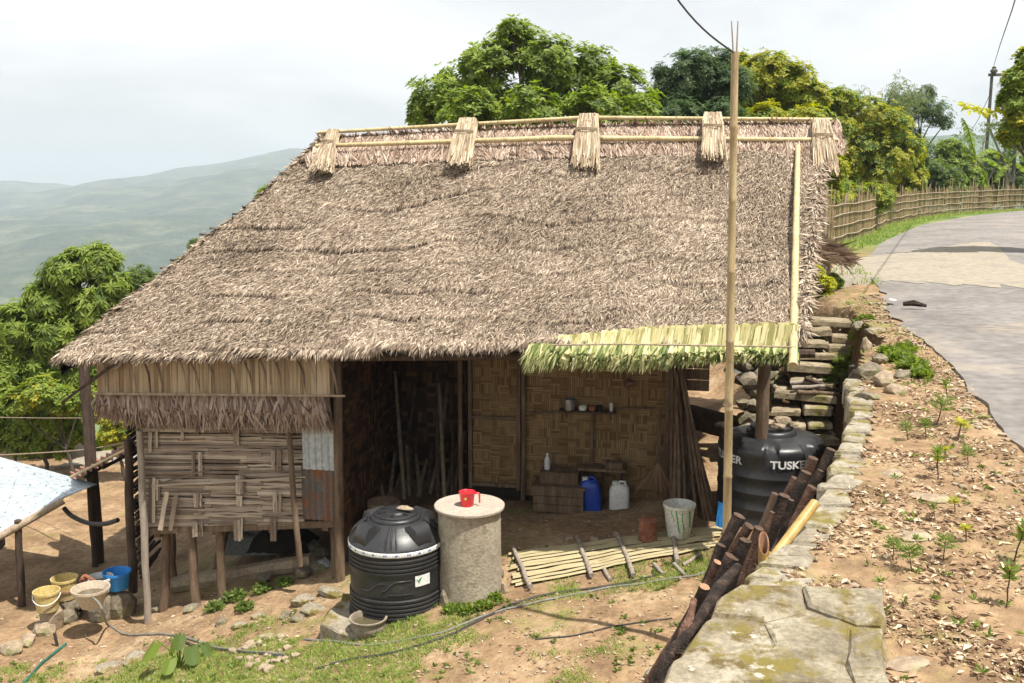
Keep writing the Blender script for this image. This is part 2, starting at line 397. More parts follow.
nt.links.new(mixc(nt, mr.outputs[0], src, rg.outputs[0]), bs.inputs['Base Color'])
mb.build('ground', earth_m, kind='structure', smooth=True)
# road: strip along the polyline
def strip_off(pl, d):
    out = []
    for i, p in enumerate(pl):
        t = (pl[min(i+1, len(pl)-1)]-pl[max(i-1, 0)]).normalized(); out.append(p+V((t.y, -t.x))*d)
    return out
rl = []
yy = -6.0
while yy < 50: rl.append(V((interp(yy, ROADL), yy))); yy += .12 if yy < 16 else 1.2
rl += [V((28, 52)), V((33, 54.5)), V((40, 56.5)), V((50, 58))]
rl = [p+V(((mnoise.noise(V((0, p.y*1.7, 3)))*.12+mnoise.noise(V((0, p.y*5, 3)))*.10) if p.y < 17 else 0, 0)) for p in rl]
# smooth a little
rl = [(rl[max(i-1, 0)]+rl[i]*2+rl[min(i+1, len(rl)-1)])/4 for i in range(len(rl))]
mb = MB(); K = 12; rows = []
for k in range(K+1):
    rows.append(strip_off(rl, 3.9*k/K))
n = len(rl)
for k in range(K+1):
    for i in range(n):
        p = rows[k][i]; z = 2.5+.012*max(0, p.x-6)+.012+.05*sin(pi*k/K)
        if k in (0, K): z -= .0
        mb.v.append((p.x, p.y, z))
for k in range(K):
    for i in range(n-1):
        a = k*n+i; mb.f.append((a, a+n, a+n+1, a+1)); mb.m.append(0)
for i in range(n-1):   # edge skirt
    for k in (0, K):
        a = k*n+i; p, q = mb.v[a], mb.v[a+1]
        mb.quad(p, q, (q[0], q[1], q[2]-.12), (p[0], p[1], p[2]-.12))
mb.build('road', asphalt_m, kind='structure', smooth=True)
# sandy concrete apron across the road
mb = MB(); nx_ = 60; ny_ = 14
cor = [G(826, 289), G(1040, 296), G(1040, 238), G(838, 262)]
for j in range(ny_+1):
    for i in range(nx_+1):
        u, v = i/nx_, j/ny_
        p = cor[0].lerp(cor[1], u).lerp(cor[3].lerp(cor[2], u), v)
        if i not in (0, nx_): p.y += (mnoise.noise(V((u*6, v*2, 1)))*.9+mnoise.noise(V((u*22, v*2, 1)))*.35)*(1-v*.5)
        l = interp(p.y, ROADL); t = max(0, min(1, (p.x-l)/3.9))
        p.z = 2.5+.012*max(0, p.x-6)+.018+.05*sin(pi*t) if p.x > l else hgt(p.x, p.y)+.025
        mb.v.append(tuple(p))
for j in range(ny_):
    for i in range(nx_):
        a = j*(nx_+1)+i; mb.f.append((a, a+1, a+nx_+2, a+nx_+1)); mb.m.append(0)
mb.build('road_patch', apron_m, kind='structure', smooth=True)

# pale concrete path far left behind the hut
mb = MB()
q = [G(55, 470), G(150, 462), G(150, 448), G(92, 455)]
for a_ in q: a_.z = hgt(a_.x, a_.y)+.06
mb.quad(*q); mb.add([q[0], q[1], q[1]-V((0, 0, .3)), q[0]-V((0, 0, .3))], [(0, 1, 2, 3)])
mb.build('path', apron_m, kind='structure')

# mountains
def ridge(name, pts, Y, Yb, zb, cols, seed, dx=60):
    mb = MB(); xs = [PY(px, py, Y) for px, py in pts]
    tab = [(p.x, p.z) for p in xs]; x0, x1 = tab[0][0], tab[-1][0]; nx = int((x1-x0)/dx); ny = 90
    for j in range(ny+1):
        t = j/ny
        for i in range(nx+1):
            x = lerp(x0, x1, i/nx); zt = interp(x, tab)
            y = lerp(Yb, Y, t); z = lerp(zb, zt, t**1.25)
            nn = mnoise.fractal(V((x/420, y/420, seed)), 1.0, 2.0, 5)
            z += nn*(34*sin(pi*min(t, .93))+3)+mnoise.noise(V((x/70, y/70, seed)))*5
            mb.v.append((x*(.55+.45*t), y, z))
    for i in range(nx+1):
        p = mb.v[ny*(nx+1)+i]; mb.v.append((p[0]*1.2, p[1]+900, -260))
    for j in range(ny+1):
        for i in range(nx):
            a = j*(nx+1)+i; mb.f.append((a, a+1, a+nx+2, a+nx+1)); mb.m.append(0)
    m = M(name+'_cover', cols, .012, .95, .9, .05, over=[((.28, .2, .12), .009, .66, .72)], bdist=6)
    return mb.build(name, m, kind='structure', smooth=True)
ridge('mountain', [(-900, 200), (-300, 192), (-60, 186), (0, 182), (80, 186), (125, 179), (170, 171), (225, 163), (268, 152), (292, 147), (330, 148), (400, 158), (520, 150), (640, 165), (760, 160), (1000, 165), (1300, 150)], 3300, 300, -125, [(.025, .045, .035), (.06, .08, .05), (.15, .16, .10)], 3.3, 28)
ridge('distant_hill', [(700, 165), (820, 150), (900, 137), (940, 131), (975, 134), (1010, 128), (1100, 140), (1400, 150)], 1500, 500, -120, [(.035, .07, .03), (.07, .115, .045), (.12, .15, .06)], 9.1, 40)

# haze
mb = MB(); mb.box((0, 3000, -63.5), (6600, 0, 0), (0, 3900, 0), (0, 0, 197.5))
hz, nt, b, o = newmat('haze_air')
pv = nt.nodes.new('ShaderNodeVolumePrincipled'); pv.inputs['Color'].default_value = (.76, .87, .95, 1); pv.inputs['Density'].default_value = 3.4e-4; pv.inputs['Anisotropy'].default_value = 0
nt.nodes.remove(b); nt.links.new(pv.outputs[0], o.inputs['Volume'])
HAZE = mb.build('haze', hz, label='pale blue haze filling the valley air', kind='stuff')
for (x, y, z) in [(0, 0, 0)]: pass
# ------------------------------------------------------------------ HUT
hut = thing('thatched_hut', 'long bamboo hut with a shaggy grey-brown thatch roof, its left end on stilts', 'hut', H(-1, 2, 0))
rr = random.Random(11)
# roof surface: front face, hip round the left end, back face
def eave_pt(s):
    """s along eave: 0 right front .. 1 left front corner start, then round hip .. back right"""
    P = [(2.98, 0), (-4.75, 0), (-5.05, .12), (-5.28, .5), (-5.45, 1.2), (-5.5, 3.4), (-5.3, 6.0), (-4.8, 6.8), (3.1, 6.8)]
    return P
def zeave(a, b): return 2.56+.063*a+(.0 if b < 1 else .03)
def ridge_z(a): return 4.80+.05*sin((a+3.3)/6.9*pi)+.028*(a+3.3)/1.6-.02
FN = 60
def front(u, v):
    """u 0 left..1 right, v 0 eave..1 ridge; returns point on front thatch surface"""
    a0 = lerp(-5.16, 2.88, u); a1 = lerp(-3.25, 3.34, u)
    vv = v
    a = lerp(a0, a1, vv); b = lerp(0, 3.32, vv)
    z = lerp(zeave(a0, 0), ridge_z(a1), v)
    z += -.10*sin(pi*v)+.05*sin(2*pi*v)*.5       # slight hollow
    if v > .84: z -= (v-.84)/.16*.16
    # sawtooth courses, wavy
    sl = v*4.2+.30*mnoise.noise(V((a*.7, v*1.5, 3)))+.08*mnoise.noise(V((a*2.5, v*3, 3)))
    fr = (sl/.47) % 1.0
    lift = (1-fr)**1.5*.042*max(.15, .55+1.1*mnoise.noise(V((a*1.1, int(sl/.47)*3.1, 0))))
    lift += .04*mnoise.noise(V((a*1.3, v*5, 1)))+.025*mnoise.noise(V((a*4, v*14, 4)))
    nrm = HB_*-.56+V((0, 0, .83))
    return H(a, b, z)+nrm*lift
HIPE = [(-5.16, 0.0), (-5.34, .25), (-5.46, .9), (-5.5, 2.0), (-5.5, 3.4), (-5.42, 5.0), (-5.2, 6.4), (-4.8, 6.8)]
def hip(u, v):
    k = u*(len(HIPE)-1); i = min(int(k), len(HIPE)-2); t = k-i
    a0 = lerp(HIPE[i][0], HIPE[i+1][0], t); b0 = lerp(HIPE[i][1], HIPE[i+1][1], t)
    a1, b1 = -3.25, 3.32+.1*u
    z = lerp(zeave(a0, b0), ridge_z(a1), v)-.10*sin(pi*v)*(1-.3*u)+.05*sin(2*pi*v)*.5
    z += .05*mnoise.noise(V((u*8, v*5, 7)))
    return H(lerp(a0, a1, v), lerp(b0, b1, v), z)+HA*(-.03*sin(pi*v))
def back(u, v):
    a0 = lerp(-4.8, 3.1, u); a1 = lerp(-3.25, 3.42, u)
    return H(lerp(a0, a1, v), lerp(6.8, 3.42, v), lerp(zeave(a0, 6), ridge_z(a1), v)-.08*sin(pi*v))
core = MB()
def grid(mb, f, nu, nv, off=0, mi=0, flip=False, dz=0):
    base = len(mb.v)
    for j in range(nv+1):
        for i in range(nu+1):
            p = f(i/nu, j/nv); mb.v.append((p.x, p.y, p.z+dz))
    for j in range(nv):
        for i in range(nu):
            a = base+j*(nu+1)+i; q = (a, a+1, a+nu+2, a+nu+1)
            mb.f.append(q[::-1] if flip else q); mb.m.append(mi)
grid(core, front, 110, 60); grid(core, hip, 30, 20); grid(core, back, 40, 14)
grid(core, front, 60, 12, dz=-.07); grid(core, hip, 20, 8, dz=-.20); grid(core, back, 20, 6, dz=-.2)
for i in range(110):   # eave lip
    p, q = front(i/110, 0), front((i+1)/110, 0); core.quad(p, q, q-V((0, 0, .07)), p-V((0, 0, .07)))
for f_, k in ((hip, 30), (back, 40)):
    for i in range(k):
        p, q = f_(i/k, 0), f_((i+1)/k, 0); core.quad(p, q, q-V((0, 0, .2)), p-V((0, 0, .2)))
for f_ in (front, back):   # gable lip
    for i in range(40):
        p, q = f_(1, i/40), f_(1, (i+1)/40); core.quad(p, q, q-V((0, 0, .2)), p-V((0, 0, .2)))
def blades(mb, f, n, lmin, lmax, wmin, wmax, spread, rng, urange=(0, 1), vrange=(0, 1), lift=(.1, .45), mi=0, outv=None):
    for _ in range(n):
        u = rng.uniform(*urange); v = rng.uniform(*vrange)
        p = f(u, v); e = .012
        du = (f(min(1, u+e), v)-f(max(0, u-e), v)); dv = (f(u, max(0, v-e))-f(u, min(1, v+e)))
        du.normalize(); dv.normalize(); nr = du.cross(dv)
        if nr.z < 0: nr = -nr
        nr.normalize()
        ang = rng.gauss(0, spread)+(tnoise(p) if spread < .5 else 0); d = dv*cos(ang)+du*sin(ang)
        k = rng.uniform(*lift); L = rng.uniform(lmin, lmax); w = rng.uniform(wmin, wmax)
        d = (d+nr*k).normalized(); sd = d.cross(nr).normalized()
        sd = (sd+nr*rng.uniform(-.6, .6)).normalized()*w*.5
        a = p+nr*.004-d*L*.3; m_ = a+d*L*.55+nr*rng.uniform(0, .012); c = a+d*L-nr*rng.uniform(0, .03)
        mb.add([a-sd*.6, a+sd*.6, m_+sd, m_-sd, c], [(0, 1, 2, 3), (3, 2, 4)], mi)
th = core
def tnoise(p): return mnoise.noise(p*.9)*.35+mnoise.noise(p*3.6)*.45-.12
th.m = [0]*len(th.f)
blades(th, front, 185000, .05, .16, .0045, .0115, .46, rr, vrange=(0, .88), lift=(.02, .42), mi=1)
blades(th, front, 9000, .08, .2, .006, .014, .8, rr, vrange=(0, .88), lift=(.02, .3), mi=1)
blades(th, front, 5000, .12, .3, .006, .013, .7, rr, vrange=(0, .87), lift=(.05, .35), mi=1)
blades(th, front, 9000, .10, .24, .012, .028, .35, rr, vrange=(.0, .012), lift=(-.25, .3), mi=1)
blades(th, hip, 11000, .08, .24, .014, .032, .6, rr, lift=(.05, .5), mi=1)
blades(th, hip, 1500, .10, .26, .014, .03, .35, rr, vrange=(0, .015), lift=(-.2, .3), mi=1)
blades(th, back, 6000, .15, .35, .03, .06, .6, rr, lift=(.05, .5), mi=1)
blades(th, lambda u, v: front(1-.012*u, v), 2600, .1, .26, .012, .028, .8, rr, lift=(.05, .5), mi=1)
def course_edges():
    n = 0
    while n < 15000:
        u, v = rr.random(), rr.uniform(0.02, .86); a = lerp(lerp(-5.16, 2.98, u), lerp(-3.25, 3.42, u), v)
        sl = v*4.2+.30*mnoise.noise(V((a*.7, v*1.5, 3)))+.08*mnoise.noise(V((a*2.5, v*3, 3)))
        if (sl/.47) % 1.0 > .09: continue
        if mnoise.noise(V((a*1.1, int(sl/.47)*3.1, 0))) < -.28: continue
        n += 1; yield u, v
for u_, v_ in course_edges():
    blades(th, front, 1, .08, .18, .005, .012, .34, rr, urange=(u_, u_), vrange=(v_, v_), lift=(.12, .45), mi=1)
# ridge cap: redder, straighter thatch hanging from the top pole
def cap(u, v):
    a = lerp(-3.32, 3.5, u); z = ridge_z(a)
    return H(a, 3.38-.55*v, z-.02-.30*v-.05*v*v)
def capb(u, v):
    a = lerp(-3.32, 3.5, u); z = ridge_z(a)
    return H(a, 3.38+.6*v, z-.02-.42*v)
grid(th, cap, 60, 4, mi=0); grid(th, capb, 30, 4, mi=0)
blades(th, cap, 11000, .12, .30, .009, .022, .22, rr, lift=(.02, .2), mi=2)
blades(th, cap, 3500, .12, .28, .009, .022, .4, rr, vrange=(.82, 1), lift=(.1, .5), mi=2)
blades(th, capb, 2500, .12, .32, .02, .04, .3, rr, lift=(.02, .2), mi=2)
roof = th.build('roof', [thatch_core, thatch_m, thatch_red], hut)
# ridge poles
def rp(px, py, b): a, z = HP(px, py, b); return H(a, b, z)
mb = MB(); bamboo(mb, rp(318, 135, 3.36)+V((0,0,.03)), rp(585, 120, 3.36)+V((0,0,.03)), .024, .028, .5, mi=0); mb.build('ridge_pole', bamboo_m, roof, smooth=True)
mb = MB(); bamboo(mb, rp(580, 120, 3.36)+V((0,0,.03)), rp(832, 122, 3.36)+V((0,0,.03)), .028, .022, .5); mb.build('ridge_pole', bamboo_m, roof, smooth=True)
mb = MB(); bamboo(mb, rp(316, 146, 2.98), rp(560, 138, 2.95), .028, .036, .6); mb.build('ridge_pole', bamboo_m, roof, smooth=True)
mb = MB(); bamboo(mb, rp(548, 138, 2.95), rp(838, 140, 2.96), .038, .028, .6); mb.build('ridge_pole', bamboo_m, roof, smooth=True)
# ridge tufts
def tuft(top, bot, w0, w1, rng, seed, n=420):
    mb = MB(); a0, z0 = HP(*top, 3.3); a1, z1 = HP(*bot, 2.75)
    for i in range(n):
        s_ = rng.uniform(-1, 1); dep = rng.uniform(0, 1)
        t_end = rng.uniform(.78, 1.08); pts = []
        for k in range(6):
            t = k/5*t_end
            wv = w0+(w1-w0)*max(0, t-.35)/.65 if t > .35 else w0*(1-.15*sin(pi*t/.35))
            aa = lerp(a0, a1, t)+s_*wv+(rng.uniform(-.01, .01) if k else 0)
            b_ = 3.42-.72*t**1.1+.0; arch = .10*sin(pi*min(1, t*1.25))
            zz = lerp(z0, z1, t**1.15)+arch*.5+.02-(dep*.07)
            if t < .12: zz -= (0.12-t)*.5; b_ += .02
            zz += .05*sin(pi*min(1, t*2.5))-.06*(1-min(1, t*5)); pts.append(H(aa+rng.uniform(-.006, .006), b_-.12*(1-dep)-.05+.10*(1-min(1, t*4)), zz))
        wd = HA*rng.uniform(.004, .009)
        for k in range(5):
            mb.add([pts[k]-wd, pts[k]+wd, pts[k+1]+wd*.8, pts[k+1]-wd*.8], [(0, 1, 2, 3)], 0)
    # binding
    for t in (.42,):
        for q in range(3):
            aa = lerp(a0, a1, t)
            c0 = H(aa-w0*1.05, 3.42-.72*t-.2, lerp(z0, z1, t)+.06+q*.012); c1 = H(aa+w0*1.05, 3.42-.72*t-.2, lerp(z0, z1, t)+.05+q*.012)
            mb.tube([c0, (c0+c1)/2+V((0, -.03, .0)), c1], .006, 4)
    return mb
for k, (tp, bt, w0, w1, lb) in enumerate([((336, 131), (326, 168), .07, .14, 'straw ridge tie at the left end, draggled and spread'), ((470, 119), (462, 162), .12, .15, 'straw ridge tie leaning to the left'),
        ((589, 114), (587, 164), .13, .17, 'broad straw ridge tie in the middle of the ridge'), ((712, 114), (714, 156), .11, .15, 'narrow straw ridge tie beside the tall pole'), ((820, 120), (824, 170), .11, .15, 'straw ridge tie at the right gable end')]):
    mb = tuft(tp, bt, w0, w1, rr, k); o = mb.build('ridge_tie', straw_m, roof); o['label'] = lb
# rafters poking from the hip
mb = MB()
for (px, py) in ((196, 236), (203, 230), (188, 246), (165, 262), (158, 268), (172, 270), (232, 214)):
    c = PY(px, py, 13.0); pole(mb, c+V((.75, .1, -.02)), c+V((rr.uniform(-.0, .09), 0, rr.uniform(-.02, .03))), .018, .014, rr, .006, 3, 6)
mb.build('rafter_ends', wood_dark, roof)
# gable pole
mb = MB(); gp = []
for i in range(25):
    t = i/24; b_ = lerp(2.88, -.24, t)-.16*sin(pi*min(1, t*1.1))-.05-.17*min(1, t*3); a_, z_ = HP(lerp(798, 793, t), lerp(147, 366, t), b_); gp.append(H(a_, b_, z_))
mb.tube(gp, [lerp(.030, .040, i/24)*(1.12 if i % 3 == 0 else 1) for i in range(25)], 10); mb.build('gable_pole', bamboo_m, roof, smooth=True)
# frond fringe under right part of the eave
def leaf_strip(pxl, mi_base, mi_tip, n, bfun, rng, lbase, ltip, w, lean, tipspread, tipw=None):
    pass
def fringe(mb, n, rng, x0, x1, topf, lathf, botf, mi0, mi1, w=(.012, .03), lean=0., spread=.15, b0=.0, b1=-.1, gap=0):
    """upper panels of flat leaves from top to lath, ragged tips below. *f(t) -> py"""
    for i in range(n):
        t = rng.random(); px = lerp(x0, x1, t)
        at, zt = HP(px, topf(t)+rng.uniform(-3, 2.5), b0); al, zl = HP(px+lean*14*rng.uniform(.4, 1), lathf(t), lerp(b0, b1, .5))
        wd = HA*rng.uniform(*w); j = rng.uniform(-.02, .02)
        p0 = H(at, b0+j*.3, zt+rng.uniform(-.02, .03)); p1 = H(al, lerp(b0, b1, .5)+j, zl)
        e1, e2 = HB_*rng.uniform(-.022, .022), HB_*rng.uniform(-.022, .022); mb.add([p0-wd+e1, p0+wd+e2, p1+wd+e2*.6, p1-wd+e1*.6], [(0, 1, 2, 3)], mi0)
    for i in range(int(n*1.3)):
        t = rng.random(); px = lerp(x0, x1, t)
        al, zl = HP(px, lathf(t)-1, lerp(b0, b1, .5)); ang = rng.gauss(lean, spread)
        by = botf(t)+rng.uniform(-9, 4); ab, zb = HP(max(x0-8, min(x1+5, px+ang*(by-lathf(t)))), by, b1)
        wd = HA*rng.uniform(*w)*.6; j = rng.uniform(-.05, .05); jb = rng.uniform(-.06, .08)
        p1 = H(al, lerp(b0, b1, .5)+j*.6, zl); pm = H(lerp(al, ab, .55), lerp(b0, b1, .8)+j-.02, lerp(zl, zb, .5)); p2 = H(ab, b1+jb, zb)
        tw = V((0, 0, 1))*rng.uniform(-.012, .012)+HB_*rng.uniform(-.01, .01)
        mb.add([p1-wd, p1+wd, pm+wd+tw, pm-wd-tw, p2], [(0, 1, 2, 3), (3, 2, 4)], mi1)
mb = MB()
topf = lambda t: interp(t, [(0, 344), (.15, 338), (.45, 331), (1, 327)])
fringe(mb, 1500, rr, 538, 796, topf, lambda t: interp(t, [(0, 348), (.3, 344), (1, 347)]), lambda t: interp(t, [(0, 357), (.12, 368), (.4, 371), (.75, 362), (.8, 361), (1, 364)]), 0, 1, (.010, .035), -.35, .35, -.02, -.16)
for i in range(160):
    t = rr.uniform(0, .12); px = lerp(530, 560, rr.random()); a, z = HP(px, 348+rr.uniform(-5, 3), -.2); a2, z2 = HP(px-rr.uniform(3, 14), 362+rr.uniform(-6, 14), -.28)
    wd = HA*.012; mb.add([H(a, -.2, z)-wd, H(a, -.2, z)+wd, H(a2, -.28, z2)], [(0, 1, 2)], 1)
fr_o = mb.build('palm_frond_fringe', [green_frond, green_tip], hut)
mb = MB()
pts = []
for i in range(9):
    t = i/8; a, z = HP(lerp(552, 796, t), interp(t, [(0, 345), (.3, 344), (1, 347)]), -.24); pts.append(H(a, -.245, z))
mb.tube(pts, .009, 6); mb.build('lath', bamboo_old, fr_o)
# left leaf frieze: pale upper panel, lath, ragged brown skirt
mb = MB()
fringe(mb, 1500, rr, 99, 327, lambda t: lerp(352, 351, t), lambda t: lerp(394, 396, t), lambda t: interp(t, [(0, 418), (.15, 428), (1, 432)]), 0, 1, (.014, .035), .12, .30, .22, .18)
# backing leaf layer
bk = []
for px, py in ((96, 354), (334, 352), (334, 396), (98, 394)):
    a, z = HP(px, py, .26); bk.append(H(a, .26, z))
mb.quad(*bk, mi=0)
for px in range(105, 330, 17):     # dark overlap seams as narrow leaf edges standing proud
    j = rr.uniform(-5, 5); a0, z0 = HP(px+j, 355, .19); a1, z1 = HP(px+j+rr.uniform(5, 14), 393, .18)
    p, q = H(a0, .19, z0), H(a1, .18, z1); m_ = (p+q)/2+HA*.03
    mb.tube([p, m_, q], [.008, .012, .006], 5, 1)
frz = mb.build('leaf_screen', [pale_leaf, brown_leaf], hut)
mb = MB(); a0, z0 = HP(94, 393.5, .12); a1, z1 = HP(345, 396, .12); bamboo(mb, H(a0, .12, z0), H(a1, .12, z1), .017, .013, .4, 6); mb.build('lath', bamboo_old, frz)
# eave beams
mb = MB(); pole(mb, H(-5.15, .3, 2.13), H(-1.9, .3, 2.33), .045, .045, rr, .008, 8); mb.build('eave_beam', wood_m, hut)
mb = MB(); pole(mb, H(-2.1, .3, 2.30), H(3.0, .35, 2.50), .05, .045, rr, .008, 10); mb.build('eave_beam', wood_dark, hut)
# hanging bits beneath eave
# ------ stilt room, left
FLZ0, FLZ1 = .16, .42
def fz(a): return lerp(FLZ0, FLZ1, (a+4.5)/2.4)
# front wall of flattened bamboo: horizontal boards and vertical straps (real strips)
mb = MB()
def strip_px(x0, y0, x1, y1, wpx, b, mi=0, rng=rr, amp=.6):
    """flat strip between pixel points on facade plane b, drawn as thin bent board"""
    n = 5; L = [];
    dx, dy = x1-x0, y1-y0; l = sqrt(dx*dx+dy*dy); nxp, nyp = -dy/l*wpx/2, dx/l*wpx/2
    A_, B__ = [], []
    for i in range(n+1):
        t = i/n; jx = rng.uniform(-amp, amp); jy = rng.uniform(-amp, amp)
        e = 1.0 if 0 < i < n else rng.uniform(.8, 1)
        a, z = HP(lerp(x0, x1, t)+nxp*e+jx*.4, lerp(y0, y1, t)+nyp*e+jy, b); A_.append(H(a, b+rng.uniform(-.006, .006), z))
        a, z = HP(lerp(x0, x1, t)-nxp*e+jx*.4, lerp(y0, y1, t)-nyp*e+jy, b); B__.append(H(a, b+rng.uniform(-.006, .006), z))
    vs = []
    for p, q in zip(A_, B__): vs += [p, q, p+HB_*.008, q+HB_*.008]
    fs = []
    for i in range(n):
        k = i*4; fs += [(k, k+1, k+5, k+4), (k+2, k+6, k+7, k+3), (k, k+4, k+6, k+2), (k+1, k+3, k+7, k+5)]
    fs += [(0, 2, 3, 1), (n*4, n*4+1, n*4+3, n*4+2)]
    mb.add(vs, fs, mi)
rows = [(430, 5), (437, 6), (444, 8), (452, 7), (459, 8), (467, 6), (474, 8), (483, 9), (491, 11), (502, 9), (510, 8), (517, 9), (524, 6)]
for y, h in rows:
    segs = [(142, 210), (205, 262), (258, 304)] if rr.random() < .5 else [(142, 248), (240, 303)]
    for x0, x1 in segs:
        k = int(h/2)
        for q in range(k):
            yy_ = y-h/2+h*(q+.5)/k
            strip_px(x0+rr.uniform(-2, 2), yy_+rr.uniform(-.4, .4), x1+rr.uniform(-2, 2), yy_+rr.uniform(-.8, .8)+.6, h/k*rr.uniform(.95, 1.2), .40+rr.uniform(-.006, .012))
for (x, y0, y1, w) in ((150, 432, 452, 4), (156, 430, 448, 3), (193, 452, 478, 3), (197, 428, 436, 3), (200, 452, 476, 4), (236, 428, 446, 6), (238, 476, 494, 5), (243, 476, 494, 3), (237, 520, 541, 7), (241, 519, 540, 3), (273, 450, 470, 4), (279, 450, 471, 4), (275, 492, 512, 4), (280, 494, 512, 3), (273, 518, 541, 6), (152, 478, 523, 7), (158, 480, 500, 4), (196, 494, 508, 5), (200, 494, 508, 3), (195, 522, 537, 5), (201, 522, 536, 3), (239, 496, 506, 6), (182, 432, 440, 3)):
    for q in range(2): strip_px(x+(q-.5)*w*.5, y0, x+(q-.5)*w*.5+rr.uniform(-.5, .5), y1, w*.48, .372)
strip_px(167, 492, 160, 530, 4.5, .33); strip_px(176, 495, 170, 531, 4.5, .335)
strip_px(151, 486, 305, 477, 2, .36); strip_px(160, 483, 210, 470, 1.5, .36)
dk = []
for px, py in ((141, 426), (304, 427), (304, 524), (141, 527)):
    a, z = HP(px, py, .46); dk.append(H(a, .46, z))
mb.quad(*dk, mi=1)
wl = mb.build('bamboo_wall', [weath, wood_m], hut)
# corrugated metal patches
def corr(mb, a0, z0, a1, z1, b, step=.076, amp=.011, mi=0, nrow=2, skew=0):
    n = int((a1-a0)/step*6); vs = []
    for j in range(nrow+1):
        for i in range(n+1):
            t = i/n; aa = lerp(a0, a1, t)+skew*j/nrow
            vs.append(H(aa, b+amp*sin(2*pi*(aa-a0)/step), lerp(z0, z1, j/nrow)))
    fs = [(j*(n+1)+i, j*(n+1)+i+1, (j+1)*(n+1)+i+1, (j+1)*(n+1)+i) for j in range(nrow) for i in range(n)]
    mb.add(vs, fs, mi)
a0, z0 = HP(303, 469, .36); a1, z1 = HP(334, 426, .36)
mb = MB(); corr(mb, a0, z0, a1, z1, .36); mb.build('metal_sheet', tin_m, hut, smooth=True, label='pale grey corrugated sheet patching the wall')
a0, z0 = HP(303, 519, .38); a1, z1 = HP(336, 467, .38)
mb = MB(); corr(mb, a0, z0, a1, z1, .38); mb.build('metal_sheet', tin_old, hut, smooth=True, label='rusty dark corrugated sheet low on the wall')
# floor slab of the stilt room + side/back walls
mb = MB()
for i in range(26):
    b = .45+i*.115
    mb.beam(H(-4.5, b, FLZ0-.03+rr.uniform(-.01, .01)), H(-2.08, b, FLZ1-.03+rr.uniform(-.01, .01)), .1, .03)
for a in (-4.35, -3.6, -2.9, -2.25): mb.beam(H(a, .42, fz(a)-.10), H(a, 3.4, fz(a)-.10), .08, .08)
mb.beam(H(-4.5, .42, FLZ0-.06), H(-2.05, .42, FLZ1-.06), .05, .06)
mb.build('raised_floor', wood_m, hut)
def woven(mb, a0, z0, a1, z1, b, rng, cell=.105, k=4, mi=0, axis_='a', pat=None, th_=.006, zt=None):
    """woven strip mat on a facade plane (axis a) or a cross wall (axis b runs)"""
    na = max(1, int(abs(a1-a0)/cell)); nzz = max(1, int((z1-z0)/cell)); ca = (a1-a0)/na; cz = (z1-z0)/nzz
    for j in range(nzz):
        for i in range(na):
            hor = ((i//2+j) % 2 == 0) if rng.random() > .22 else rng.random() < .5
            for q in range(k):
                r0 = (q+.06)/k; r1 = (q+.92)/k; o = rng.uniform(0, th_); e = .5*rng.random()
                if hor: u0, u1, w0, w1 = i-.15*e, i+1+.15*e, j+r0, j+r1
                else: u0, u1, w0, w1 = i+r0, i+r1, j-.15*e, j+1+.15*e
                A0, A1, Z0, Z1 = a0+u0*ca, a0+u1*ca, z0+w0*cz, z0+w1*cz
                Z0, Z1 = max(z0, Z0), min(z1, Z1)
                if axis_ == 'a': P = lambda x, z_: H(x, b-o, z_)
                else: P = lambda x, z_: H(b+o, x, z_)
                mb.quad(P(A0, Z0), P(A1, Z0), P(A1, Z1), P(A0, Z1), mi)
    if axis_ == 'a':
        mb.quad(H(a0, b+.02, z0), H(a1, b+.02, z0), H(a1, b+.02, z1), H(a0, b+.02, z1), mi+1)
    else: mb.quad(H(b-.02, a0, z0), H(b-.02, a1, z0), H(b-.02, a1, z1), H(b-.02, a0, z1), mi+1)
# verandah back panels at b=1.85
BW = 1.85
mb = MB(); woven(mb, -.20, .36, 1.50, 2.40, BW, rr, .105); 
mb.build('woven_wall', [weave_m, soot_m], hut)
# framed door panel
mb = MB(); woven(mb, -.86, .47, -.29, 2.36, BW+.03, rr, .10); door = mb.build('door', [weave_m, soot_m], hut)
mb = MB()
for a in (-.885, -.275): mb.beam(H(a, BW, .42), H(a, BW, 2.38), .045, .04, up=HB_)
for z in (.47, 1.32): mb.beam(H(-.86, BW-.005, z), H(-.3, BW-.005, z), .035, .045)
mb.build('door_frame', wood_m, door)
for a, w in ((-1.0, .05), (1.53, .06), (-.21, .05)):
    mb = MB(); pole(mb, H(a, BW-.04, .3), H(a, BW-.04, 2.4), w*.6, w*.5, rr, .006); mb.build('wall_post', wood_m, hut)

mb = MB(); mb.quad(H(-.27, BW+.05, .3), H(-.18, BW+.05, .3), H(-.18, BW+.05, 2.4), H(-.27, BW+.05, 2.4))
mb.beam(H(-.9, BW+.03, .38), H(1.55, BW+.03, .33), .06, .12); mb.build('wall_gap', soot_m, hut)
mb = MB(); pole(mb, H(-.2, BW-.03, 1.40), H(1.38, BW-.03, 1.54), .018, .016, rr, .004); pole(mb, H(.62, BW-.03, .35), H(.63, BW-.03, 1.45), .022, .02, rr, .004)
mb.build('wall_rail', wood_m, hut)
# recess, shade painted into its weave colour (back b=2.7) and side wall at a=-2.06
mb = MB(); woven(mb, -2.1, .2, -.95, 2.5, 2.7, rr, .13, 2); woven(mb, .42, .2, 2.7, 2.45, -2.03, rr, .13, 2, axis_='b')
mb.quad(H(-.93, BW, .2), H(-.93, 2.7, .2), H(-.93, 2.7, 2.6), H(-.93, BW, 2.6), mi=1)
mb.build('recess_wall', [weave_dark, soot_m], hut)
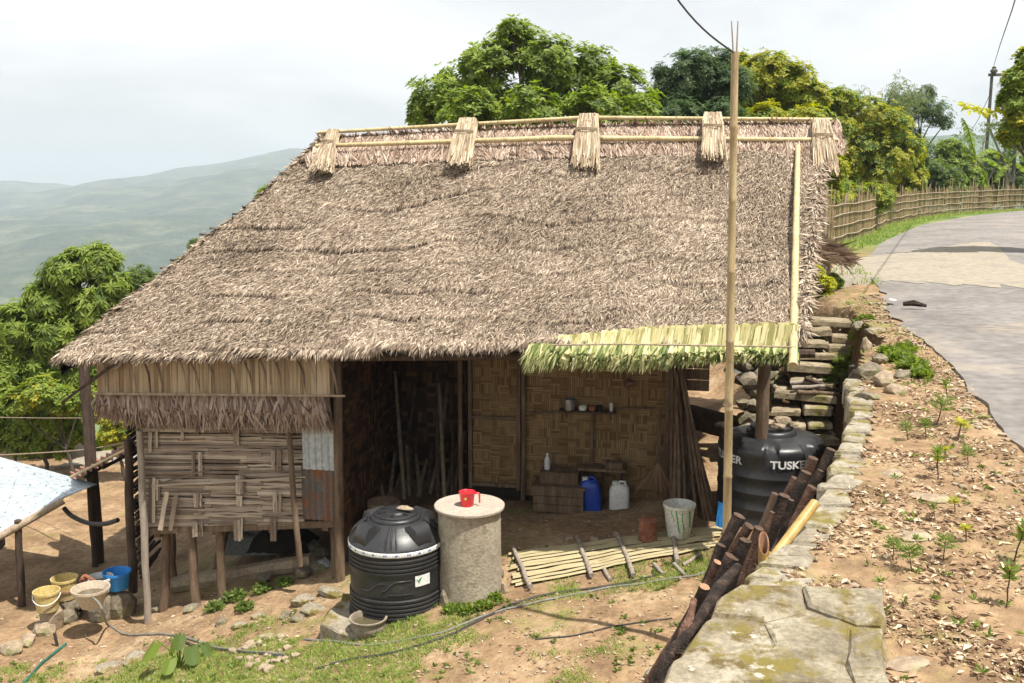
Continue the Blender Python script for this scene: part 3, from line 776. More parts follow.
# remaining outer walls (sides and back)
mb = MB()
woven(mb, -4.5, -.0, 1.55, 2.35, 6.3, rr, .3, 3)
woven(mb, .46, .1, 6.3, 2.2, -4.5, rr, .3, 3, axis_='b')
woven(mb, 1.88, .3, 6.3, 2.6, 1.56, rr, .25, 3, axis_='b')
mb.build('outer_wall', [weave_m, soot_m], hut)
mb = MB()   # gable triangle at the right
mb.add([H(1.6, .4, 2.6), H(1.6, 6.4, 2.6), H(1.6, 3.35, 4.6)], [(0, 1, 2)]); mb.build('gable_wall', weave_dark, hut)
# small dark board fixed beyond the wall end
a0, z0 = HP(672, 390, 1.7); a1, z1 = HP(710, 358, 1.7)
mb = MB()
for q in range(3): mb.beam(H(a0, 1.7, lerp(z0, z1, (q+.5)/3)), H(a1, 1.7, lerp(z0, z1, (q+.5)/3)), .02, (z1-z0)/3*.95)
mb.build('side_board', wood_m, hut)
# stilts & posts
def stilt(px0, py0, px1, py1, b, r, m=wood_m, name='stilt', lb=None, extend=.15, r1=None):
    a0, z0 = HP(px0, py0, b); a1, z1 = HP(px1, py1, b); mb = MB()
    p = H(a0, b, z0); q = H(a1, b, z1); g = hgt(p.x, p.y)
    if p.z > g-.05 and name == 'stilt': p.z = g-extend
    pole(mb, p, q, r, r1 or r*.9, rr, .012, 6); return mb.build(name, m, hut, smooth=60, label=lb)
stilt(148, 628, 140, 430, .30, .045, wood_grey, 'corner_post', 'tall grey corner pole with a forked top')
stilt(195, 606, 192, 526, .45, .06); stilt(163, 605, 166, 524, .55, .055); stilt(222, 598, 219, 526, .45, .055); stilt(214, 575, 226, 520, 1.3, .06)
stilt(300, 566, 288, 428, .28, .036, wood_m, 'wall_brace', 'crooked brace pole leaning on the wall')
stilt(335, 572, 334, 512, .55, .05); stilt(173, 588, 171, 520, 1.2, .055); stilt(282, 560, 280, 518, 1.6, .06)
stilt(133, 592, 128, 440, .9, .06, wood_dark, 'corner_post')
stilt(341, 596, 337, 352, .38, .055, wood_m, 'verandah_post', 'post at the left end of the open verandah')
stilt(349, 592, 345, 358, 1.0, .05, wood_dark, 'verandah_post')
a, z = HP(765, 366, 1.2)
mb = MB(); q = H(a, 1.2, 2.7); p = H(a-.02, 1.2, hgt(q.x, q.y)-.1); pole(mb, p, q, .075, .065, rr, .01, 6); mb.build('verandah_post', wood_m, hut, smooth=60, label='thick dark post at the open right end')
mb = MB(); a, z = HP(92, 470, 2.2); q = H(a, 2.2, 2.0); pole(mb, V((q.x, q.y, hgt(q.x, q.y)-.1)), q, .085, .08, rr, .012, 6); mb.build('outer_post', wood_dark, hut, smooth=60)
for (a, b) in ((3.0, 6.2), (-4.9, 6.2), (1.6, 6.2)):
    q = H(a, b, 2.45); mb = MB(); pole(mb, V((q.x, q.y, min(hgt(q.x, q.y), 2.2)-.1)), q, .07, .06, rr, .01, 5); mb.build('rear_post', wood_dark, hut)
# strut from the eave
a0, z0 = HP(118, 362, .1); a1, z1 = HP(62, 402, .1)
mb = MB(); pole(mb, H(a0, .1, z0), H(a1, .1, z1), .02, .016, rr, .01); mb.build('eave_strut', wood_dark, hut)
# sticks stacked on the left flank of the stilt room
mb = MB()
for i in range(34):
    z = -.7+i*.058; j = rr.uniform(-.04, .04)
    pole(mb, H(-4.93+j, .9, z), H(-5.05+rr.uniform(-.08, .05), 1.6, z+rr.uniform(-.04, .05)), .026, .02, rr, .01, 3, 6)
mb.build('stacked_side_poles', wood_dark, hut, kind='stuff')
# lean-to of rust tile sheet at left flank
mb = MB()
def sheet(mb, p00, p10, p11, p01, nu, nv, waves, amp, mi=0):
    base = len(mb.v); up = (p10-p00).cross(p01-p00).normalized(); 
    if up.z < 0: up = -up
    for j in range(nv+1):
        for i in range(nu+1):
            u, v = i/nu, j/nv; p = p00.lerp(p10, u).lerp(p01.lerp(p11, u), v)+up*amp*sin(2*pi*waves*u); mb.v.append(tuple(p))
    for j in range(nv):
        for i in range(nu):
            a = base+j*(nu+1)+i; mb.f.append((a, a+1, a+nu+2, a+nu+1)); mb.m.append(mi)
L0 = PY(72, 480, 13.0); L1 = PY(136, 447, 11.9); L2 = PY(134, 440, 13.2); L3 = PY(70, 473, 14.4)
sheet(mb, L0, L1, L2, L3, 96, 3, 12, .022)
aw = mb.build('side_awning', tile_red, hut, smooth=True)
mb = MB(); d = V((0, -.03, .05)); pole(mb, L0+d, L1+d+V((.1, 0, .03)), .018, .018, rr, .004, 5); mb.build('awning_pole', bamboo_m, aw)
mb = MB(); pole(mb, L0+V((.25, .3, .1)), L2+V((.1, 0, .10)), .028, .022, rr, .01, 5); mb.build('awning_pole', bamboo_old, aw)
mb = MB()
for q in (.15, .45, .75): p = L0.lerp(L1, q)+V((0, .1, -.06)); pole(mb, p+V((0, 0, 0)), p+V((.2, 1.0, .05)), .02, .02, rr)
mb.build('awning_rafter', wood_dark, aw)
# ------------------------------------------------------------------ retaining wall
rw = random.Random(5)
def edge_at(y): return interp(y, EDGE)
wallt = thing('retaining_wall', 'rough stone retaining wall with pale mossy coping slabs, between yard and garden strip', 'stone wall', (1.5, 5, 2.5))
mb = MB(); y = 3.95
while y < 8.5:
    L = rw.uniform(.09, .21); e0, e1 = edge_at(y), edge_at(y+L); w_ = interp(y, [(4, .22), (5.2, .17), (6.5, .15), (9, .13)])*rw.uniform(.75, 1.2)
    j = rw.uniform(-.0, .05); zt = 2.5+rw.uniform(-.004, .014)
    mb.slab([(e0-.045+j, y+.008), (e0+w_, y-.03+.008), (e1+w_*rw.uniform(.9, 1.1), y+L-.03), (e1-.045+j, y+L-.004)], 2.30, zt, rw, 0, .02, (rw.uniform(-.05, .05), rw.uniform(-.05, .05)))
    y += L
mb.build('coping', stone_m, wallt)
mb = MB(); z = .0
while z < 2.36:
    hh = rw.uniform(.14, .2); y = 2.9
    while y < 10.3:
        L = rw.uniform(.2, .42); e = edge_at(y+L/2); sl = (edge_at(y+L)-edge_at(y))/L
        if not (z < hbase(e-.35, y)-.25): mb.rock((e+.17-.1*(z < 1), y+L/2, z+hh/2), .20, L*.58, hh*.62, rw, 0, rot=-atan(sl), sub=1, cuts=6)
        y += L
    z += hh*.95
mb.build('stone_face', M('wall_face_stone', [(.05, .042, .032), (.12, .10, .075), (.2, .17, .13)], 4, .95, .8, 18), wallt)
mb = MB()
B_ = [([(716, 612), (742, 598), (800, 600), (808, 622), (760, 632), (705, 628)], .06, 1), ([(703, 630), (760, 634), (764, 660), (738, 684), (720, 700), (655, 700)], .045, 1), ([(762, 634), (812, 624), (850, 640), (846, 700), (724, 700), (742, 684), (766, 660)], .05, 1),
      ([(803, 600), (884, 604), (884, 640), (850, 638), (812, 622)], .065, 1), ([(850, 641), (884, 642), (884, 700), (848, 700)], .055, 1)]
for poly, dz, _ in B_:
    pp = [PZ(px, py, 2.5) for px, py in poly][::-1]
    ar = sum(pp[i].x*pp[(i+1) % len(pp)].y-pp[(i+1) % len(pp)].x*pp[i].y for i in range(len(pp)))
    if ar < 0: pp = pp[::-1]
    mb.slab([(p.x, p.y) for p in pp], 2.2, 2.5+dz, rw, 0, .018)
pp = [PZ(px, py, 2.535) for px, py in ((640, 720), (706, 622), (742, 599), (883, 604), (886, 720))][::-1]
if sum(pp[i].x*pp[(i+1) % 5].y-pp[(i+1) % 5].x*pp[i].y for i in range(5)) < 0: pp = pp[::-1]
mb.slab([(p.x, p.y) for p in pp], 1.2, 2.540, rw, 0, .02)
mossy_slab = M('mossy_slab', [(.14, .115, .08), (.26, .22, .155), (.38, .34, .26)], 4.5, .95, 1.0, 16, over=[((.12, .085, .03), 7, .5, .62), ((.17, .135, .035), 3.6, .50, .60), ((.43, .40, .34), 8, .62, .68)])
mb.build('end_block', mossy_slab, wallt, label='broad mossy slab block at the near end')

# ------------------------------------------------------------------ firewood
FW = [((740, 515), 2.45, (679, 639), .042, bark_m, 'long dark log at the left edge of the firewood stack', 'b'),
 ((750, 526), 2.38, (733, 552), .030, bark_red, 'thin reddish stick just right of the long dark log top', 'b'),
 ((718, 562), 2.34, (704, 592), .030, bark_red, 'short log with a wide pale cut end, left part of stack', 'b'),
 ((704, 587), 2.34, (694, 622), .034, bark_m, 'log with flat pale cut end lowest among the cut ends', 'b'),
 ((775, 493), 2.40, (752, 552), .028, wood_m, 'split brown billet in the middle of the firewood stack', 'b'),
 ((785, 495), 2.38, (762, 550), .044, bark_m, 'smooth dark log right of the split brown billet', 'b'),
 ((806, 472), 2.42, (771, 560), .046, bark_m, 'thick dark reddish log leaning high on the coping', 'b'),
 ((832, 449), 2.52, (800, 512), .040, bark_m, 'black log reaching highest at the far end of stack', 'b'),
 ((814, 458), 2.36, (800, 500), .046, bark_red, 'reddish log with a broken end below the black water tank lettering', 'b'),
 ((812, 487), 2.46, (790, 530), .040, bark_red, 'peeling reddish log just above the yellow bamboo top', 'b'),
 ((797, 478), 2.30, (780, 512), .034, bark_red, 'short orange-barked log in front of the big tank', 'b'),
 ((747, 540), 2.36, (722, 604), .042, bark_m, 'dark wet-looking log left of the split bamboo', 'b'),
 ((731, 556), 2.28, (706, 612), .052, bark_m, 'fat dark log below the thin reddish stick', 'b'),
 ((768, 552), 2.34, (748, 600), .034, bark_red, 'reddish cut log behind the split bamboo stump', 'b'),
 ((772, 512), 2.36, (750, 570), .020, bark_red, 'thin reddish stick beside the split brown billet', 'b'),
 ((792, 500), 2.42, (778, 548), .022, bark_m, 'thin dark stick between the thick leaning logs', 'b'),
 ((722, 545), 2.30, (690, 618), .026, bark_m, 'dark slim log just right of the long dark log', 'b'),
 ((820, 470), 2.46, (796, 524), .026, bark_m, 'slim dark stick near the far end of the stack', 'b'),
 ((760, 528), 2.28, (738, 580), .034, bark_red, 'narrow red-brown log between the two dark logs', 'b')]
cut_d = M('weathered_cut', [(.055, .032, .022), (.13, .08, .052)], 14, .85, .3, 60)
for tp, zt, lw, r, m, lb, _ in FW:
    r *= .80
    p = PZ(*tp, zt); q = PY(*lw, p.y+.04); d = (q-p)/(p.z-q.z); q = p+d*(p.z-.02)
    mb = MB(); n = 14; pts = wob(q, p, n, r*.22, rw)
    rd = [r*(1.15-.15*i/n)*rw.uniform(.84, 1.14) for i in range(n+1)]; rd[-1] = r
    mb.tube(pts, rd, 12, 0, True, 1)
    for vi, v_ in enumerate(mb.v):
        w_ = V(v_); a_ = pts[min(n, vi//12)]; k_ = 1+.38*mnoise.noise(w_*11)+.22*mnoise.noise(w_*36); mb.v[vi] = tuple(a_+(w_-a_)*k_)
    for _k in range(3):
        i = rw.randrange(4, n-1); c = V(pts[i]); mb.rock((c.x-r*.6, c.y-r*.6, c.z), r*.55, r*.5, r*.7, rw, 0, sub=1)
    mb.build('firewood_log', [m, cut_d if 'cut' not in lb else cut_m], None, lb, 'firewood', 'firewood logs leaning on the stone wall', loc=q, smooth=50)
# knobbly branch and twisted root log
def px_path(lst): return [PZ(x, y, z) for x, y, z in lst]
mb = MB(); pts = px_path([(694, 600, 2.36), (690, 617, 2.33), (684, 632, 2.28), (680, 645, 2.22), (675, 660, 2.16)]); pts.append(pts[-1]+(pts[-1]-pts[-2])*4); pts.append(V((pts[-1].x, pts[-1].y+.1, .1)))
mb.tube(pts, [.014, .018, .026, .018, .02, .022, .026], 8, 0, True, 1); mb.build('firewood_log', [bark_red, cut_m], None, 'knobbly pale brown branch lying over the near end of the stack', 'firewood', 'firewood logs leaning on the stone wall', loc=pts[-1], smooth=50)
mb = MB(); pts = px_path([(737, 568, 2.33), (720, 588, 2.33), (700, 618, 2.3), (684, 640, 2.27), (670, 652, 2.24), (663, 668, 2.2), (662, 690, 2.12), (660, 720, 2.0)]); pts.append(pts[-1]+V((-.05, .05, -1.9)))
mb.tube(pts, [.022, .028, .026, .024, .028, .022, .019, .022, .03], 12, 0, True, 1)
for vi, v_ in enumerate(mb.v):
    w_ = V(v_); a_ = pts[min(len(pts)-1, vi//12)]; mb.v[vi] = tuple(a_+(w_-a_)*(1+.5*mnoise.noise(w_*12)+.2*mnoise.noise(w_*40)))
for i in range(6):
    q = pts[3].lerp(pts[4], i/6)+V((rw.uniform(.0, .06), -.02, .0)); mb.tube([q, q+V((.03, -.03, .01)), q+V((.07, -.04, -.03))], [.008, .006, .003], 5)
mb.build('firewood_log', [bark_m, cut_m], None, 'twisted root-like log bending down at the nearest end of the stack', 'firewood', 'firewood logs leaning on the stone wall', loc=pts[-1], smooth=50)
# yellow bamboo
p = PZ(815, 503, 2.63); q = PY(740, 602, 4.30); d = (q-p)/(p.z-q.z); q = p+d*(p.z-.05)
mb = MB(); bamboo(mb, q, p, .024, .025, .42, 12, 0, 1); mb.build('bamboo_pole', [bamboo_y, cut_m], None, 'golden yellow bamboo pole leaning across the firewood onto the coping', 'bamboo pole', loc=q, smooth=50)
p = PZ(764, 541, 2.47); q = V((p.x+.012, p.y-.0, 1.9)); mb = MB(); n = 16
prof = []
for k, (rad, dzf) in enumerate(((.026, 0), (.019, 0))):
    for j in range(n):
        a = 2*pi*j/n; sl = .05*sin(a)
        mb.v.append((p.x+rad*cos(a), p.y+rad*sin(a), p.z-.01+sl))
b0 = len(mb.v)
for rad in (.027, .019):
    for j in range(n):
        a = 2*pi*j/n; mb.v.append((q.x+rad*cos(a), q.y+rad*sin(a), q.z if rad > .02 else q.z+.35))
for j in range(n):
    k = (j+1) % n; mb.f += [(b0+j, b0+k, k, j), (j, k, n+k, n+j), (n+j, n+k, b0+n+k, b0+n+j)]; mb.m += [0, 1, 1]
mb.f.append(tuple(b0+n+j for j in range(n))); mb.m.append(1)
mb.tube([q+V((0, 0, 0)), q+V((-.01, .02, -1.8))], [.027, .03], 12)
for j in range(5):
    a = rw.uniform(0, 6); c = V((p.x, p.y, p.z-.16)); mb.tube([c, c+V((cos(a)*.05, sin(a)*.05, .05+rw.uniform(-.05, .03)))], [.005, .002], 4)
mb.build('cut_bamboo', [bamboo_y, cut_m], None, 'upright bamboo stump cut slantwise to a hollow cup, among the firewood', 'bamboo stump', loc=(q.x, q.y, .1), smooth=60)

# ------------------------------------------------------------------ tall pole and its cable
b = V((1.76, 7.75, hgt(1.76, 7.75)-.1)); top = PY(735, 52, 7.7)
tp = thing('tall_bamboo_pole', 'very tall thin bamboo pole standing in front of the hut, two bare spikes on top', 'pole', b)
mb = MB(); bamboo(mb, b, top, .037, .028, .52, 12); mb.build('pole_shaft', bamboo_gold, tp, smooth=50)
for px, px1 in ((733.5, 731.5), (736.5, 738)):
    mb = MB(); mb.tube([PY(px, 56, 7.7), PY((px+px1)/2, 38, 7.7), PY(px1, 21, 7.7)], [.007, .006, .004], 5); mb.build('pole_spike', bamboo_old, tp)
mb = MB()
c0, c1 = PY(733, 52, 7.68), PY(640, -60, 7.2); pts = []
for i in range(13):
    t = i/12; q = c0.lerp(c1, t)-V((0, 0, .10*sin(pi*t))); pts.append(q)
mb.tube(pts, .007, 6); mb.build('cable', hose_black, None, 'dark cable rising from the tall pole top out of the picture', 'cable', loc=c0)

# ------------------------------------------------------------------ tanks
def text_verts(txt, size, ext=.0):
    cu = bpy.data.curves.new('lettering_curve', 'FONT'); cu.body = txt; cu.size = size; cu.offset = .016*size*2; cu.resolution_u = 3; cu.align_x = 'CENTER'
    ob = bpy.data.objects.new('lettering_tmp', cu); COL.objects.link(ob); dg = bpy.context.evaluated_depsgraph_get(); me = bpy.data.meshes.new_from_object(ob.evaluated_get(dg))
    vs = [v.co.copy() for v in me.vertices]; fs = [tuple(p.vertices) for p in me.polygons]
    bpy.data.objects.remove(ob); bpy.data.curves.remove(cu); bpy.data.meshes.remove(me); return vs, fs
def wrap_text(mb, txt, size, c, r, ang, z, sx=1.0, mi=0):
    vs, fs = text_verts(txt, size); out = []
    for v in vs:
        a = ang+v.x*sx/r; out.append((c[0]+r*cos(a), c[1]+r*sin(a), c[2]+z+v.y))
    mb.add(out, fs, mi)
# left ribbed tank
g = V((-1.165, 9.62, 0)); g.z = -.10
lt = thing('water_tank', 'black ribbed plastic water tank with a white printed band, beside the concrete cylinder', 'water tank', g)
mb = MB(); RT = .465
prof = [(.485, 0), (.487, .03)]
z = .05
while z < .70:
    if .07 < z < .27 or .52 < z < .66: prof += [(RT+.012, z), (RT+.012, z+.018), (RT-.004, z+.026), (RT-.004, z+.036)]; z += .042
    else: prof += [(RT, z)]; z += .03
prof += [(RT+.008, .70), (RT+.012, .715), (RT+.012, .765), (RT, .785), (RT-.035, .835), (RT-.10, .90), (RT-.17, .94), (.27, .962), (.25, .965), (.25, .985), (.235, 1.0), (.20, 1.005), (.19, .995), (.0, 1.0)]
mb.lathe(g, prof, 56)
for k in range(8):   # shoulder lugs
    a = 2*pi*k/8+.785; c = g+V((cos(a)*.36, sin(a)*.36, .875)); rd = V((cos(a), sin(a), 0)); tn = V((-sin(a), cos(a), 0))
    if k % 2 == 0:
        vs = []
        for (r_, zz, w_) in ((.26, .95, .10), (.34, .985, .10), (.41, .955, .09), (.445, .87, .085), (.45, .80, .08)):
            for s_ in (-1, 1): vs.append(g+rd*r_+tn*w_*s_+V((0, 0, zz)))
            for s_ in (-1, 1): vs.append(g+rd*(r_-.05)+tn*(w_+.03)*s_+V((0, 0, zz-.08)))
        fs = []
        for i in range(4):
            q = i*4; fs += [(q, q+1, q+5, q+4), (q, q+4, q+6, q+2), (q+1, q+3, q+7, q+5)]
        fs.append((0, 2, 3, 1)); fs.append((16, 17, 19, 18)); mb.add(vs, fs)
    else:
        for j in (-.12, 0, .12):
            a2 = a+j; mb.tube([g+V((cos(a2)*r_, sin(a2)*r_, zz)) for r_, zz in ((.29, .962), (.36, .918), (.43, .855), (.46, .79))], .009, 6)
mb.build('tank_body', black_pl, lt, smooth=45)
mb = MB(); mb.lathe(g+V((0, 0, .985)), [(.205, 0), (.215, .008), (.215, .03), (.20, .04), (.12, .042), (.11, .055), (.0, .057)], 40)
for a in (2.6, 3.6, 4.6, 5.5, 1.): mb.box(g+V((cos(a)*.155, sin(a)*.155, 1.032)), (.03*cos(a), .03*sin(a), 0), (-.012*sin(a), .012*cos(a), 0), (0, 0, .010))
mb.build('lid', black_pl, lt, smooth=45)
mb = MB(); mb.lathe(g, [(RT+.0135, .717), (RT+.0150, .720), (RT+.0150, .760), (RT+.0135, .763)], 56)
for k in range(26):
    a = 2*pi*k/26; w_ = .05 if k % 2 else .022
    for q in range(3 if k % 2 else 1):
        a0 = a+q*.028-.03; a1 = a0+(.018 if k % 2 else .05); rr_ = RT+.0162
        mb.add([(g.x+rr_*cos(a0), g.y+rr_*sin(a0), g.z+.732), (g.x+rr_*cos(a1), g.y+rr_*sin(a1), g.z+.732), (g.x+rr_*cos(a1), g.y+rr_*sin(a1), g.z+.748), (g.x+rr_*cos(a0), g.y+rr_*sin(a0), g.z+.748)], [(0, 1, 2, 3)], 1)
mb.build('printed_band', [white_mark, blue_mark], lt, smooth=45)
mb = MB()   # curl relief and sticker
for s_ in (0, 1):
    pts = []
    for i in range(9):
        t = i/8; a = -pi/2-.75+s_*.55+t*.62; zz = .36+(.09*sstep((t-.35)/.5)) if s_ == 0 else .37+.10*sstep(t/.5)
        pts.append((g.x+(RT+.002)*cos(a), g.y+(RT+.002)*sin(a), g.z+zz))
    mb.tube(pts, .008, 6)
pts = [(g.x+(RT+.002)*cos(-pi/2-.05+t*.5), g.y+(RT+.002)*sin(-pi/2-.05+t*.5), g.z+.335) for t in (0, .25, .5, .75, 1)]; mb.tube(pts, .008, 6)
mb.build('raised_curl', black_pl, lt, smooth=60)
mb = MB(); rs = RT+.008
def patch(mb, c, r, a0, a1, z0, z1, mi=0, n=6):
    for i in range(n):
        b0, b1 = lerp(a0, a1, i/n), lerp(a0, a1, (i+1)/n)
        mb.add([(c[0]+r*cos(b0), c[1]+r*sin(b0), c[2]+z0), (c[0]+r*cos(b1), c[1]+r*sin(b1), c[2]+z0), (c[0]+r*cos(b1), c[1]+r*sin(b1), c[2]+z1), (c[0]+r*cos(b0), c[1]+r*sin(b0), c[2]+z1)], [(0, 1, 2, 3)], mi)
patch(mb, g, rs, -pi/2+.50, -pi/2+.86, .40, .51)
def onc(a, z_, r=rs+.002): return (g.x+r*cos(-pi/2+a), g.y+r*sin(-pi/2+a), g.z+z_)
mb.add([onc(.58, .43), onc(.53, .48), onc(.575, .465)], [(0, 1, 2)], 1); mb.add([onc(.585, .43), onc(.585, .475), onc(.67, .495)], [(0, 1, 2)], 1)
mb.build('sticker', [white_mark, green_mark], lt)
mb = MB(); mb.rock((g.x+.10, g.y-.02, g.z+1.065), .10, .045, .028, rw, 0, rot=-.2); mb.build('flat_stone', stone_b, None, 'flat tan stone weighing down the lid of the ribbed tank', 'stone', loc=(g.x+.1, g.y, g.z+1.04))
# slab under the tank
mb = MB(); mb.slab([(g.x-.72, g.y-.34), (g.x-.42, g.y-.60), (g.x+.38, g.y-.62), (g.x+.52, g.y-.38), (g.x+.5, g.y+.4), (g.x-.6, g.y+.4)], g.z-.22, g.z-.003, rw, 0, .015); mb.build('stone_slab', stone_m, None, 'flat pale stone slab under the ribbed water tank', 'stone slab', loc=(g.x, g.y, g.z-.1))
# concrete cylinder with lid
cc = V((-.425, 9.60, .02))
cy = thing('concrete_cistern', 'stained concrete cylinder with a thin round slab on top, green with moss at its foot', 'water cistern', cc)
mb = MB(); mb.lathe(cc, [(.335, -.15), (.332, .0), (.325, .1), (.318, .3), (.315, .6), (.313, .955)], 48, fn=lambda a, z: 1+.012*mnoise.noise(V((a*2, z*4, 2)))+(.02*mnoise.noise(V((a*5, z*12, 2))) if z < .35 else 0)); mb.build('cylinder_wall', conc_m, cy, smooth=50)
mb = MB(); mb.lathe(cc, [(.0, .957), (.342, .957), (.352, .962), (.353, .982), (.345, .990), (.0, .993)], 48, fn=lambda a, z: 1+.012*mnoise.noise(V((cos(a)*2.5, sin(a)*2.5, 2)))); mb.build('lid_slab', conc_lid, cy, smooth=35)
# red mug
mg = cc+V((-.02, -.05, .993)); mt = thing('plastic_mug', 'bright red plastic mug standing on the concrete cistern lid', 'mug', mg)
mb = MB(); mb.lathe(mg, [(.0, .004), (.058, .0), (.064, .01), (.078, .135), (.084, .142), (.080, .142), (.073, .134), (.058, .014), (.0, .012)], 28); mb.build('mug_body', red_pl, mt, smooth=45)
mb = MB(); mb.tube([mg+V((.074, 0, .125)), mg+V((.115, -.005, .128)), mg+V((.122, -.006, .115)), mg+V((.124, -.006, .03))], [.010, .010, .010, .008], 8); mb.build('handle', red_pl, mt, smooth=50)
mb = MB(); c = mg+V((0, 0, .09)); mb.add([(c.x+.0745*cos(-pi/2-.2+.2*cos(t)), c.y+.0745*sin(-pi/2-.2+.2*cos(t)), c.z+.016*sin(t)) for t in [i*pi/5 for i in range(10)]], [tuple(range(10))]); mb.build('round_badge', gold_m, mt)
# big tank
tg = V((2.92, 10.95, .33))
bt = thing('water_tank', 'big black water tank with white lettering and stones on top, under the roof', 'water tank', tg); RB = .575
mb = MB(); prof = [(RB, 0)]
for z in (.14, .32, .50, .68): prof += [(RB, z-.02), (RB+.008, z-.008), (RB+.008, z+.008), (RB, z+.02)]
prof += [(RB, .80), (RB-.004, .92), (RB-.03, .985), (RB-.10, 1.03), (RB-.20, 1.055), (.27, 1.065), (.27, 1.11), (.25, 1.125), (0, 1.13)]
def facet(a, z):
    k = sstep((z-.86)/.12)*(1-sstep((z-1.04)/.03)); q = ((a+.25) % (pi/4))/(pi/4)
    return 1+k*.045*(1 if .14 < q < .86 else -1.2)
prof = [p_ for p_ in prof if p_[1] < .90]+[(RB, .90), (RB-.006, .95), (RB-.022, .99), (RB-.06, 1.025), (RB-.13, 1.05), (RB-.20, 1.06), (.30, 1.065), (.28, 1.07), (.27, 1.11), (.25, 1.125), (0, 1.13)]
mb.lathe(tg, prof, 128, fn=facet)
mb.build('tank_body', black_pl, bt, smooth=50)
mb = MB(); wrap_text(mb, 'TUSKER', .118, tg, RB+.012, -pi/2+.14, .845-.03, 1.12); mb.build('lettering', white_mark, bt)
mb = MB(); wrap_text(mb, 'TUSKER', .118, tg, RB+.012, -pi/2-1.2, .845-.03, 1.12); mb.build('lettering', white_mark, bt)
mb = MB(); mb.lathe(tg+V((0, 0, 1.13)), [(.235, 0), (.235, .025), (.21, .035), (0, .04)], 40); mb.build('lid', black_pl, bt, smooth=40)
for (dx, dy, sx, sy, sz, lb) in ((-.10, -.08, .13, .09, .05, 'dark flat stone on top of the big tank, left one'), (.10, -.02, .12, .10, .065, 'mossy stone on top of the big tank, middle one'), (.02, -.2, .10, .06, .035, 'small flat stone at the front of the big tank lid'), (.20, -.12, .06, .05, .04, 'small round stone at the right of the big tank lid')):
    mb = MB(); mb.rock((tg.x+dx, tg.y+dy, tg.z+1.17+sz*.6), sx, sy, sz, rw); mb.build('stone', stone_b, None, lb, 'stone', 'stones on the big tank', loc=(tg.x+dx, tg.y+dy, tg.z+1.17))
mb = MB(); q = V((2.28, 10.5, hgt(2.28, 10.5))); 
cloth_later = q
for i in range(3): mb.add([(q.x-.05+.03*i, q.y-.02*i, q.z), (q.x+.05, q.y-.03*i, q.z), (q.x+.04, q.y-.02, q.z+.30-.05*i), (q.x-.03+.02*i, q.y, q.z+.33-.06*i)], [(0, 1, 2, 3)])
mb.build('blue_cloth', blue_pl, None, 'scrap of bright blue plastic tucked against the big tank foot', 'plastic scrap', loc=q)

# ------------------------------------------------------------------ pots, cans, bucket
def open_pot(c, name, label, cat, prof, inner, mo, mi_=None, n=36, group=None, tilt=None, liquid=None, handle=None, hm=None):
    t = thing(name, label, cat, c, group)
    mb = MB(); mb.lathe(c, prof+inner, n); mb.build('vessel', [mo] if mi_ is None else [mo, mi_], t, smooth=45)
    if liquid:
        mb = MB(); r_, z_ = liquid; mb.lathe(c+V((0, 0, z_)), [(r_, 0), (r_*.5, .001), (0, .001)], n); mb.build('water', water_m, t)
    if handle:
        r_, z_, drop, ang = handle; mb = MB(); pts = []
        for i in range(17):
            th = pi*i/16; x = r_*cos(th); s_ = sin(th); v = V((x, 0, 0)); p = V((x*cos(ang), x*sin(ang), 0))+V((-sin(ang), cos(ang), 0))*(s_*r_*drop[0]); pts.append(c+p+V((0, 0, z_-s_*drop[1])))
        mb.tube(pts, .006, 6); mb.build('handle', hm or steel_m, t)
    if tilt: t.rotation_euler = tilt
    return t
def bk_prof(rb, rt, h, th_=.008, lip=.01): return [(0, 0), (rb, 0), (rt, h-.03), (rt+lip, h-.028), (rt+lip, h)], [(rt-.002, h), (rt-th_, h-.02), (rb-th_, .015), (0, .015)]
c = G(366, 641); c.y += .18; c.z = hgt(c.x, c.y)-.02
open_pot(c, 'clay_pot', 'low round grey clay pot of muddy water in front of the ribbed tank', 'pot', [(0, 0), (.11, 0), (.155, .05), (.168, .10), (.16, .14), (.185, .165), (.185, .18)], [(.165, .18), (.15, .15), (.15, .08), (0, .03)], clay_m, liquid=(.152, .125))
c = G(681, 545); c.y += .16; c.z = hgt(c.x, c.y)+.04
pr, inn = bk_prof(.125, .165, .36); bkt = open_pot(c, 'paint_bucket', 'white bucket streaked with green and yellow paint, at the end of the bamboo mat', 'bucket', pr, inn, bucket_pl, handle=(.175, .31, (1.02, .12), .12), hm=alu_m)
mb = MB()
for a, z0, z1, w_ in ((-1.45, .02, .30, .012), (-1.42, .1, .22, .016), (-1.85, .08, .33, .02), (-.95, .12, .32, .035), (-2.2, .2, .32, .012)):
    for i in range(6):
        t0, t1 = i/6, (i+1)/6; za, zb_ = lerp(z0, z1, t0), lerp(z0, z1, t1); ra, rb = .125+.04*za/.33+.003, .125+.04*zb_/.33+.003; o0, o1 = a-.25*(t0-.5), a-.25*(t1-.5)
        mb.add([(c.x+ra*cos(o0-w_), c.y+ra*sin(o0-w_), c.z+za), (c.x+ra*cos(o0+w_*3), c.y+ra*sin(o0+w_*3), c.z+za), (c.x+rb*cos(o1+w_*3), c.y+rb*sin(o1+w_*3), c.z+zb_), (c.x+rb*cos(o1-w_), c.y+rb*sin(o1-w_), c.z+zb_)], [(0, 1, 2, 3)])
mb.build('paint_streak', green_paint, bkt, kind='stuff')
c = G(649, 545.5); c.y += .10; c.z = hgt(c.x, c.y)+.035
t = thing('rusty_can', 'rusty red open tin can beside the painted bucket', 'can', c)
